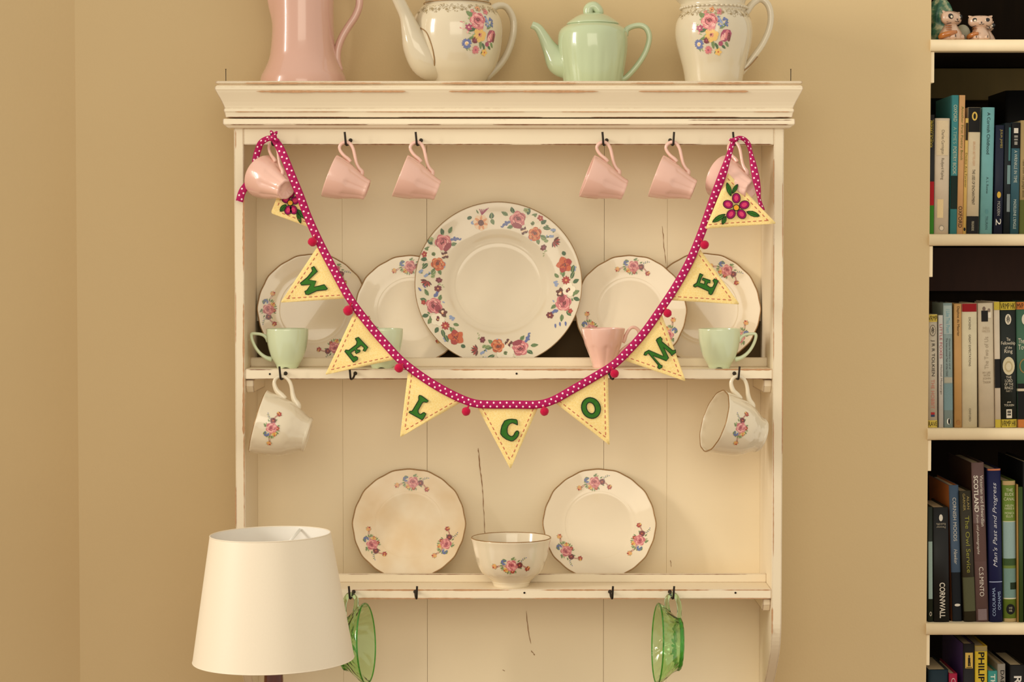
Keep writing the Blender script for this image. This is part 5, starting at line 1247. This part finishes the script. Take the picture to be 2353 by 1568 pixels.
book('wide black book with large white letter on bottom bookcase shelf', 2322, 2356, 2321, 2356, 1530, 4, (26, 22, 20), [('text', 'R', .07, .125, .5, (220, 212, 200))], group=g)

# figurines on the top bookcase shelf
M['cat'] = glaze('cream_pottery', (204, 168, 140), .25); M['catbrown'] = glaze('amber_glaze', (176, 104, 40), .25)
M['catblack'] = plain('black_brush_line', (20, 14, 12), .4); M['catgreen'] = mottled('green_white_pottery', [(30, 80, 66), (70, 120, 90), (196, 192, 150)], 70, .3)
YFg = 3.50; kf = K(YFg)
def cat(label, px, hpx, turn, hs=1.0):
    p = P(px, 90, YFg); z = ZS[0]
    r = empty('cat_figurine', (p.x, YFg, z), label, 'figurine', 'pottery cats on the top bookcase shelf'); u = hpx*kf; r.rotation_euler = (0, 0, turn)
    bm = bmesh.new(); lathe(bm, smooth_prof([(0, 0), (.34*u, 0), (.40*u, .10*u), (.37*u, .26*u), (.27*u, .42*u), (.20*u, .54*u), (.15*u, .66*u), (0, .72*u)], 4), 28)
    for s in (-1, 1): sphere(bm, (s*.20*u, -.28*u, .10*u), (.13*u, .16*u, .11*u), 12, 8)
    mk('body', bm, M['cat'], r)
    bm = bmesh.new(); sphere(bm, (0, -.03*u, .74*u), (.42*u*hs, .27*u, .25*u), 24, 16)
    for v in bm.verts:
        q = abs(v.co.x)/(.40*u*hs); v.co.z += .07*u*q*q*(1 if v.co.z > .74*u else -.3)
    for s in (-1, 1):
        bmesh.ops.create_cone(bm, cap_ends=True, segments=10, radius1=.12*u, radius2=.02*u, depth=.2*u, matrix=Matrix.Translation((s*.335*u*hs, -.02*u, .92*u)) @ Matrix.Rotation(s*.95, 4, 'Y') @ Matrix.Diagonal((1, .5, 1, 1)))
    sphere(bm, (0, -.24*u, .65*u), (.12*u, .07*u, .07*u), 12, 8)
    h = mk('head', bm, M['cat'], r)
    bm = bmesh.new()
    for s in (-1, 1): sphere(bm, (s*.19*u, -.218*u, .765*u), (.158*u, .06*u, .100*u), 14, 10, M4=Matrix.Rotation(s*-.4, 3, 'Y'))
    sphere(bm, (0, -.305*u, .69*u), (.035*u, .02*u, .025*u), 8, 6)
    for s in (-1, 0, 1): tube(bm, [(s*.045*u, -.235*u, .88*u), (s*.03*u, -.17*u, .95*u)], .010*u, seg=6, n=1)
    for s in (-1, 1):
        tube(bm, [(0, -.315*u, .645*u), (s*.05*u, -.305*u, .615*u), (s*.10*u, -.285*u, .635*u)], .010*u, seg=6, n=3)
        tube(bm, [(s*.22*u, -.42*u, .16*u), (s*.22*u, -.445*u, .08*u)], .014*u, seg=6, n=1)
        for k in range(2): tube(bm, [(s*.2*u, -.22*u, (.62-.05*k)*u), (s*.33*u, -.13*u, (.6-.06*k)*u)], .009*u, seg=6, n=1)
    mk('painted_face', bm, M['catblack'], h, label='black brushed eyes, nose and whiskers')
    bm = bmesh.new()
    for s in (-1, 1): sphere(bm, (s*.19*u-.05*u, -.268*u, .765*u), (.058*u, .018*u, .046*u), 10, 8)
    mk('eye_whites', bm, M['cream'], h)
    bm = bmesh.new(); tube(bm, [(-.18*u, .2*u, .12*u), (-.40*u, .06*u, .12*u), (-.44*u, -.14*u, .16*u), (-.30*u, -.32*u, .22*u), (-.12*u, -.38*u, .26*u)], [.10*u, .10*u, .10*u, .085*u, .05*u], seg=12, n=4); mk('tail', bm, M['catbrown'], r, label='amber brown tail curled round the body')
    bm = bmesh.new()
    for k in range(3): sphere(bm, (-.24*u, -.14*u, (.34+.07*k)*u), (.10*u, .13*u, .018*u), 10, 6)
    mk('stripes', bm, M['catbrown'], r)
cat('striped pottery cat figurine looking right, in front of green ornament', 2184, 68, .62, 1.0)
cat('larger face-on pottery cat figurine with black ringed eyes', 2252, 58, -.05, 1.15)
cat('small pottery cat peeping behind the face-on cat figurine', 2280, 52, .25, .8)
for ob in list(bpy.data.objects):
    if ob.name == 'cat_figurine.002': ob.location.y = 3.545
r = empty('ornament', (P(2160, 90, 3.58).x, 3.58, ZS[0]), 'green and white glazed pottery ornament at left end of top bookcase shelf', 'ornament')
bm = bmesh.new(); u = kf
def om(th, r_, z, i): return r_*(1+.06*math.sin(3*th+z*60)+.03*math.sin(9*th-z*90)), z
lathe(bm, smooth_prof([(0, 0), (30*u, 0), (33*u, 12*u), (30*u, 30*u), (24*u, 44*u), (26*u, 58*u), (29*u, 74*u), (24*u, 92*u), (14*u, 106*u), (0, 110*u)], 4), 60, om); mk('ornament_body', bm, M['catgreen'], r)
bm = bmesh.new(); lathe(bm, [(0, .0), (36*u, .0), (37*u, .002), (36*u, .0045), (0, .0045)], 48); mk('ornament_foot', bm, M['catbrown'], r)
r = tag(mk('pebble', sphere(bmesh.new(), (0, 0, 0), (18*u, 18*u, 23*u), 28, 18), mottled('grey_glaze', [(150, 142, 112), (176, 168, 140)], 30, .4)), 'round grey glazed ornament behind the looking-right cat figurine', 'ornament')
r.name = 'round_ornament'; r.location = (P(2212, 90, 3.56).x, 3.56, ZS[0]+23*u)
